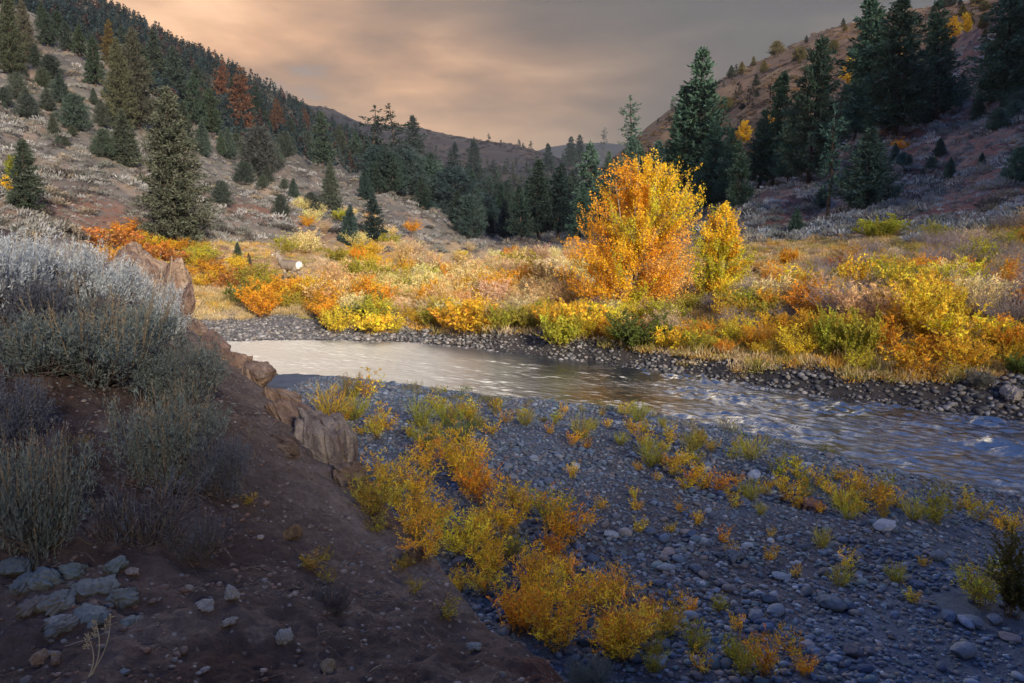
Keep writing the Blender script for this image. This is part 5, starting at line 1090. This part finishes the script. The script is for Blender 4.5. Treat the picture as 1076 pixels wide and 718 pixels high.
# outcrops
def shatter(V, g, n=60, fine=1.0):
    """breaks a boulder into flat fracture faces of different depth, with a fine rough grain"""
    V = V*(1+0.10*fbm(V[:, 0]*3.1+V[:, 2]*2.2, V[:, 1]*3.3-V[:, 2]*1.7, 3))[:, None]
    for k in range(n):
        nr = unit(g.normal(size=3)*[1, 1, 0.8]); s = V@nr; lim = np.quantile(s, 0.80+0.18*g.random()); V = V-np.maximum(s-lim, 0)[:, None]*nr*0.95
    rid = np.abs(perlin(V[:, 0]*4.2+V[:, 2]*3.0, V[:, 1]*4.2-V[:, 2]*2.6))
    return V*(1+0.07*fbm(V[:, 0]*7+V[:, 2]*5, V[:, 1]*7-V[:, 2]*6, 5)-0.16*np.maximum(0.16-rid, 0)/0.16)[:, None]
def outcrop(px, py, wpx, hpx, depth, tint, lab, rz, seed, y0=5.0, tilt=0.3, up=0.35):
    x, y, z = hit(px, py, y0, 30.0, zb); w_, h = wpx*y/FPX, hpx*y/FPX
    g = rg(seed); V, F = rock(seed, 6, (1, 1, 1), 0.26, 26)
    nn = fbm(V[:, 0]*5+seed, V[:, 1]*5+V[:, 2]*4, 5); lay = np.abs(((V[:, 2]+0.35*V[:, 0]+0.1*nn)*6) % 1-0.5)
    V = V*(1+0.05*nn+0.05*(lay-0.25))[:, None]
    V = shatter(V, g, 24)
    me = new_mesh('rock_face', V, F, np.ones((len(V), 3)), M_OUT)
    tint = tuple(min(1.6, 1.15*q) for q in tint)
    o = thing('rock_outcrop', (x, y, z+h*(up-0.3)), lab, 'rock', 'outcrops of the near bank', (tilt*0.5, tilt, rz), (w_, depth, h)); link('rock_face', me, o, tint); return o
outcrop(346, 478, 125, 96, 1.3, (1.0, 1.0, 1.0), 'ochre and grey rock outcrop sticking out of the dirt bank', 0.5, 501, tilt=0.5)
outcrop(306, 442, 90, 66, 1.1, (0.85, 0.72, 0.68), 'reddish rock ledge above the ochre outcrop', 0.9, 502, tilt=0.5)
outcrop(268, 398, 52, 36, 1.1, (1.05, 0.9, 0.8), 'tan broken ledge on the bank edge at the water', 0.2, 503, tilt=0.4)
outcrop(226, 370, 62, 40, 1.1, (0.80, 0.66, 0.64), 'purple brown ledge below the silvery sagebrush', 0.4, 504, tilt=0.35)
for q_, (px, py, wq, hq, dp, tn, lb) in enumerate([(246, 384, 46, 34, 0.8, (0.9, 0.75, 0.7), 'brown jagged ledge just downstream of the purple brown one'), (290, 420, 56, 40, 0.8, (1.0, 0.86, 0.76), 'tan jagged ledge between the broken ledge and the reddish one'), (326, 462, 60, 52, 0.8, (0.95, 0.82, 0.72), 'cracked buff rock wedged against the ochre outcrop, uphill side'), (366, 506, 56, 44, 0.7, (0.9, 0.82, 0.78), 'buff rock at the downhill end of the ochre outcrop'), (398, 548, 44, 30, 0.5, (0.62, 0.52, 0.5), 'dark purple rock low on the bank by the golden thicket'), (300, 470, 46, 24, 0.5, (0.8, 0.7, 0.66), 'flat brown ledge in the slope above the ochre outcrop'), (430, 590, 40, 20, 0.4, (0.55, 0.45, 0.43), 'lowest dark ledge on the bank edge')]):
    outcrop(px, py, wq*1.35, hq*1.35, dp, tn, lb, 0.4*q_, 520+q_, tilt=0.45, up=0.28)
outcrop(376, 520, 40, 30, 0.6, (0.75, 0.75, 0.78), 'small grey rock under the ochre outcrop', 1.2, 505, tilt=0.4)
outcrop(310, 562, 34, 30, 0.3, (0.9, 0.7, 0.45), 'ochre boulder stuck in the dirt slope', 0.3, 506, tilt=0.2)
for px, py, Y, wpx, hpx, dp, tint, lab, sd in [(184, 348, 17.5, 36, 74, 1.3, (1.15, 1.0, 0.88), 'tall broken rock face dropping to the river', 507), (162, 326, 18.4, 44, 56, 1.6, (1.1, 0.95, 0.85), 'tan rock shoulder behind the tall broken face', 508), (136, 306, 19.2, 46, 40, 1.8, (1.0, 0.9, 0.85), 'grey brown rock step at the back of the rocky bank end', 510), (199, 340, 17.0, 20, 40, 0.8, (0.85, 0.72, 0.7), 'dark purple pillar leaning on the tall broken face', 511), (206, 366, 16.5, 34, 34, 1.2, (0.9, 0.78, 0.74), 'low dark rock at the foot of the tall broken face', 509)]:
    x, y, z = at(px, py, Y); w_, h = 1.35*wpx*Y/FPX, 1.3*hpx*Y/FPX; V, F = rock(sd, 6, (1, 1, 1), 0.26, 26)
    nn = fbm(V[:, 0]*5+sd, V[:, 1]*5+V[:, 2]*4, 5); lay = np.abs(((V[:, 2]+0.2*V[:, 0]+0.1*nn)*7) % 1-0.5); V = shatter(V*(1+0.05*nn+0.04*(lay-0.25))[:, None], rg(sd), 24)
    o = thing('rock_outcrop', (x, y, z+h*0.38), lab, 'rock', 'outcrops of the near bank', (0, 0.15, 0.4), (w_, dp, h*1.15)); link('rock_face', new_mesh('rock_face', V, F, np.ones((len(V), 3)), M_OUT), o, tint)
rows = []
for px, py, w_, tint, h in [(18, 600, 40, (0.16, 0.19, 0.20), 0.4), (48, 612, 46, (0.21, 0.25, 0.26), 0.45), (75, 604, 34, (0.19, 0.24, 0.25), 0.5), (102, 622, 50, (0.22, 0.25, 0.255), 0.4), (130, 632, 40, (0.20, 0.23, 0.235), 0.5), (62, 638, 48, (0.23, 0.245, 0.245), 0.45), (92, 650, 44, (0.20, 0.24, 0.25), 0.35), (120, 598, 28, (0.19, 0.235, 0.25), 0.5), (36, 640, 34, (0.22, 0.20, 0.19), 0.5), (138, 655, 28, (0.19, 0.23, 0.24), 0.3), (22, 618, 36, (0.19, 0.22, 0.235), 0.4), (64, 660, 40, (0.18, 0.19, 0.195), 0.3)]:
    stone(px, py, w_*1.12, tuple(0.58*np.array(tint)), None, h, None, 'in the crumbling slab under the nearest sagebrush', 'blue green grey rock', zb, 1.6, 0.34, mat='rock', name='rock')
for px, py, w_, tint, h, lab in [(243, 632, 20, (0.27, 0.265, 0.26), 0.9, 'pale upright stone alone on the dirt'), (216, 640, 30, (0.24, 0.23, 0.22), 0.35, 'flat pale stone on the dirt left of the upright one'), (242, 658, 20, (0.24, 0.23, 0.22), 0.4, 'small pale stone just below the upright one'), (300, 676, 22, (0.26, 0.26, 0.26), 0.8, 'broken grey stone near the lower middle of the dirt slope'), (345, 706, 26, (0.24, 0.19, 0.13), 0.7, 'brown stone at the lower border of the dirt slope'), (42, 696, 24, (0.24, 0.17, 0.12), 0.6, 'ochre stone at the lower left corner'), (58, 699, 16, (0.20, 0.14, 0.11), 0.6, 'dark brown stone touching the ochre one'), (130, 710, 16, (0.14, 0.17, 0.21), 0.4, 'bluish chip on the dirt by the dry stalks'), (60, 655, 30, (0.25, 0.26, 0.26), 0.3, 'whitish flat stone half buried below the slab'), (498, 682, 18, (0.22, 0.25, 0.27), 0.5, 'grey stone on the lower edge of the dirt slope'), (140, 605, 18, (0.26, 0.22, 0.2), 0.5, 'light brown stone under the bare tangle')]:
    stone(px, py, w_, tuple(0.8*np.array(tint)), None, h, lab, None, None, zb, 1.6, 0.2, mat='rock', name='rock')
settle(rows, 'rock', 'rocks of the crumbling slab')
g = rg(81)
def bank_ok(x, y):
    xe = np.interp(y, _edge[:, 1], _edge[:, 0]); return (x < xe+2.2) & (np.abs(x/np.maximum(y, 1)) < 0.8) & (bank_z(x, y) > ground_z(x, y)-0.05) & (fbm(x*1.2, y*1.2, 3) > -0.25)
gravel('rubble', 26000, (-6, 3), (2.0, 12), bank_ok, (0.006, 0.06), 3.2, PEB1, 82, 'small stones and crumbs of rock on the dirt slope', bank_z, [(0.15, 0.11, 0.10), (0.11, 0.08, 0.072), (0.20, 0.175, 0.165), (0.14, 0.085, 0.07), (0.13, 0.125, 0.13)], 0.1)
# dry twigs and leaf litter on the dirt
m = MB(); n = 900; x = -5+8*g.random(n*4); y = 2.2+7*g.random(n*4); k = np.nonzero(bank_ok(x, y))[0][:n]
for i in k:
    a = g.random()*6.28; L = 0.04+0.16*g.random()**2; s = np.linspace(-0.5, 0.5, 4)[:, None]; d = np.array([math.cos(a), math.sin(a), 0]); P = np.array([x[i], y[i], 0])+d*s*L+g.normal(size=(4, 3))*[0.004, 0.004, 0]
    P[:, 2] = bank_z(P[:, 0], P[:, 1])+0.006+0.01*g.random(4); m.tube(P, 0.0025, np.array((0.17, 0.14, 0.12))*(0.6+0.8*g.random()), 3)
tag(m and link('litter', m.mesh('litter', M_BARK)), 'dry twigs lying on the dirt slope', 'litter', None, 'stuff')
# dry grass stalks by the lower border
def stalk_plant(px, py, tops, lab):
    x, y, z = hit(px, py, 1.6, 12, zb); st = MB(); sd = MB(); g = rg(90)
    for tx, ty in tops:
        tp = np.array(at(tx, ty, y+0.1)); s = np.linspace(0, 1, 8)[:, None]; b0 = np.array([x+0.01*g.normal(), y, z-0.02]); P = b0+(tp-b0)*s+np.array([0.03, 0, 0])*np.sin(s*3.1)
        st.tube(P-np.array([x, y, z]), np.linspace(0.0035, 0.0018, 8), (0.42, 0.35, 0.23), 4)
        m_ = 26; q = 0.72+0.28*g.random(m_); pp = P[0]+(P[-1]-P[0])*q[:, None]; sd.quads(cards(pp-np.array([x, y, z]), (P[-1]-P[0])+g.normal(size=(m_, 3))*0.25, 0.02, 0.006, 0.1, g), np.full((m_, 3), 0.36)*[1, 0.85, 0.6])
    o = thing('grass_plant', (x, y, z), lab, 'grass'); link('stem', st.mesh('stem', M_SAGE), o); link('seed_head', sd.mesh('seed_head', M_SAGE), o)
stalk_plant(86, 716, [(100, 652), (116, 646), (92, 668)], 'two tall dry grass stalks at the lower border on the dirt')
# yellow flecked weeds on the slope
rows = []
for px, py, h in [(75, 480, 24), (90, 470, 20), (330, 600, 30), (345, 612, 22), (340, 590, 20), (262, 530, 18), (240, 520, 18), (395, 560, 26), (420, 600, 30), (435, 625, 24), (470, 650, 30), (455, 585, 36), (60, 690, 12), (225, 500, 24), (400, 535, 24)]:
    x, y, z = hit(px, py, 1.6, 15, lambda X, Y: np.maximum(bank_z(X, Y), ground_z(X, Y))); pr = PR['sprig'][int(px) % 6]; s = h*y/FPX/0.55
    o = place('weed_plant', pr, (x, y, z-0.01), '', '', None, (0, 0, px), (s*1.6, s*1.6, s), {'foliage': (0.42, 0.33, 0.05), 'stem': (1, 1, 1)}); rows.append((o, px, 'wispy yellow weed', 'on the near dirt bank'))
settle(rows, 'plant', 'weeds of the dirt bank')

# ------------------------------------------------------------------ the deer
def deer():
    import bmesh
    J, E, Rr = [], [], []
    def ch(pts, root=None):
        last = root
        for p, r in pts:
            J.append(p); Rr.append(r); i = len(J)-1
            if last is not None: E.append((last, i))
            last = i
        return last
    ch([((-0.52, 0, 0.96), 0.225)]); ch([((-0.67, 0, 0.99), 0.15)], 0); mid = ch([((-0.15, 0, 0.94), 0.27)], 0); chest = ch([((0.28, 0, 0.95), 0.27)], mid); nb = ch([((0.50, 0.02, 1.08), 0.205)], chest)
    n2 = ch([((0.60, 0.04, 1.26), 0.15), ((0.67, 0.07, 1.40), 0.115)], nb); hd = ch([((0.75, 0.11, 1.54), 0.100)], n2); ch([((0.80, 0.22, 1.50), 0.058), ((0.83, 0.32, 1.46), 0.042), ((0.84, 0.36, 1.45), 0.030)], hd)
    for s in (-1, 1):
        ch([((0.70, 0.10+s*0.08, 1.60), 0.028), ((0.66, 0.10+s*0.17, 1.66), 0.036), ((0.64, 0.10+s*0.235, 1.71), 0.010)], hd)
        f = 0.06*s
        ch([((-0.46, s*0.12, 0.78), 0.135), ((-0.36+f, s*0.125, 0.62), 0.085), ((-0.60+f, s*0.12, 0.43), 0.045), ((-0.56+f, s*0.12, 0.12), 0.030), ((-0.53+f, s*0.12, -0.06), 0.036)], 0)
        ch([((0.30, s*0.10, 0.82), 0.13), ((0.29-f, s*0.115, 0.62), 0.066), ((0.33-f, s*0.11, 0.37), 0.040), ((0.32-f, s*0.11, 0.12), 0.028), ((0.34-f, s*0.11, -0.10), 0.036)], chest)
    bm = bmesh.new()
    for p, r in zip(J, Rr): bmesh.ops.create_icosphere(bm, subdivisions=3, radius=r, matrix=Matrix.Translation(p))
    for i, j in E:                                     # round tapered links between the joints, then one closed skin over all
        a_, b_ = Vector(J[i]), Vector(J[j]); d_ = b_-a_
        n_ = max(2, int(d_.length/0.03))
        for q in range(1, n_):
            f_ = q/n_; bmesh.ops.create_icosphere(bm, subdivisions=2, radius=Rr[i]*(1-f_)+Rr[j]*f_, matrix=Matrix.Translation(a_+d_*f_))
    me = bpy.data.meshes.new('deer_rig'); bm.to_mesh(me); bm.free(); o = bpy.data.objects.new('deer_rig', me); COL.objects.link(o)
    rm = o.modifiers.new('close', 'REMESH'); rm.mode = 'VOXEL'; rm.voxel_size = 0.014
    sm_ = o.modifiers.new('soft', 'SMOOTH'); sm_.factor = 0.5; sm_.iterations = 12
    dg = bpy.context.evaluated_depsgraph_get(); ev = o.evaluated_get(dg); tm = ev.to_mesh(); V = np.array([v.co[:] for v in tm.vertices]); F = [tuple(p.vertices) for p in tm.polygons]; ev.to_mesh_clear(); bpy.data.objects.remove(o)
    c = np.tile(np.array((0.25, 0.205, 0.165)), (len(V), 1)); x, y, z = V.T
    def put(col, k): 
        nonlocal c; c = c*(1-k[:, None])+np.array(col)*k[:, None]
    put((0.17, 0.13, 0.10), sstep(1.08, 1.22, z)*(x < 0.4)); put((0.34, 0.28, 0.21), sstep(0.80, 0.70, z)*(z > 0.62)*(np.abs(x) < 0.45))
    put((0.92, 0.90, 0.86), sstep(-0.60, -0.68, x)*sstep(0.66, 0.78, z)*sstep(1.20, 1.10, z)); put((0.19, 0.145, 0.11), sstep(0.62, 0.5, z)*(x > -2)*(z < 0.62))
    put((0.85, 0.82, 0.76), sstep(1.46, 1.40, z)*(x > 0.66)*(y > 0.10)*(z > 1.28)); put((0.26, 0.22, 0.18), (y > 0.02)*(x > 0.6)*(z > 1.47)*1.0); put((0.62, 0.58, 0.52), (y > 0.31)*(x > 0.7)*1.0); put((0.10, 0.08, 0.065), sstep(1.54, 1.60, z)*(y > 0.1)*(y < 0.25)*(x > 0.74)); put((0.04, 0.035, 0.03), (z < 0.06)*1.0)
    body = new_mesh('body', V, F, c, M_COAT)
    an = []
    for s in (-1, 1):
        m = MB(); b0 = np.array([0.745, 0.105+s*0.045, 1.60])
        main = b0+np.array([[0, 0, 0], [-0.06, s*0.07, 0.12], [-0.10, s*0.17, 0.24], [-0.06, s*0.24, 0.36], [0.02, s*0.25, 0.47]]); m.tube(main, np.linspace(0.026, 0.014, 5), (0.20, 0.15, 0.10), 6)
        for i, dv in ((2, (0.06, s*0.02, 0.20)), (3, (-0.12, s*0.06, 0.17)), (3, (0.10, s*-0.02, 0.15))): m.tube(main[i]+np.linspace(0, 1, 4)[:, None]*np.array(dv), np.linspace(0.020, 0.009, 4), (0.22, 0.17, 0.12), 5)
        an.append(m.mesh('antler', M_COAT))
    m = MB(); m.tube(np.array([[-0.70, 0, 1.05], [-0.82, 0, 1.02], [-0.84, 0, 0.92], [-0.83, 0, 0.84]]), [0.03, 0.04, 0.035, 0.012], (0.62, 0.58, 0.52), 7); m.tube(np.array([[-0.83, 0, 0.85], [-0.827, 0, 0.78]]), [0.02, 0.005], (0.03, 0.028, 0.025), 6); tail = m.mesh('tail', M_COAT)
    def ball(name, c_, r, col):
        V, F = rock(1, 3, (1, 1, 1), 0.0, 0); return new_mesh(name, V*2*r+np.array(c_), F, np.tile(col, (len(V), 1)), M_COAT)
    eyes = [ball('eye', (0.80, 0.145, 1.565), 0.016, (0.01, 0.008, 0.006)), ball('eye', (0.71, 0.19, 1.565), 0.016, (0.01, 0.008, 0.006))]
    nose = ball('nose', (0.842, 0.385, 1.452), 0.020, (0.012, 0.011, 0.011))
    return [('body', body), ('antler', an[0]), ('antler', an[1]), ('tail', tail), ('eye', eyes[0]), ('eye', eyes[1]), ('nose', nose)]
x, y, z = hit(305, 299, 40.0, 60, ground_z); z2 = z
place('mule_deer', deer(), (x, y, z), 'antlered brown deer with a white rump standing among orange shrubs', 'deer', None, (0, 0, R(150)), 1.2)

# ------------------------------------------------------------------ evening air
m, t = nt('haze_air'); b = NB(t)
v = b.n('ShaderNodeVolumePrincipled', ins={'Color': (0.72, 0.80, 0.95, 1), 'Density': 0.00010, 'Anisotropy': 0.2})
t.links.new(v.outputs[0], b.n('ShaderNodeOutputMaterial').inputs['Volume'])
hx0, hx1, hy0, hy1, hz0, hz1 = -2400, 2400, -120, 2600, -60.0, 700.0
V = [(x, y, z) for x in (hx0, hx1) for y in (hy0, hy1) for z in (hz0, hz1)]
F = [(0, 1, 3, 2), (4, 6, 7, 5), (0, 4, 5, 1), (2, 3, 7, 6), (0, 2, 6, 4), (1, 5, 7, 3)]
tag(link('haze', new_mesh('haze', np.array(V, float), F, None, m, False)), None, None, None, 'stuff')
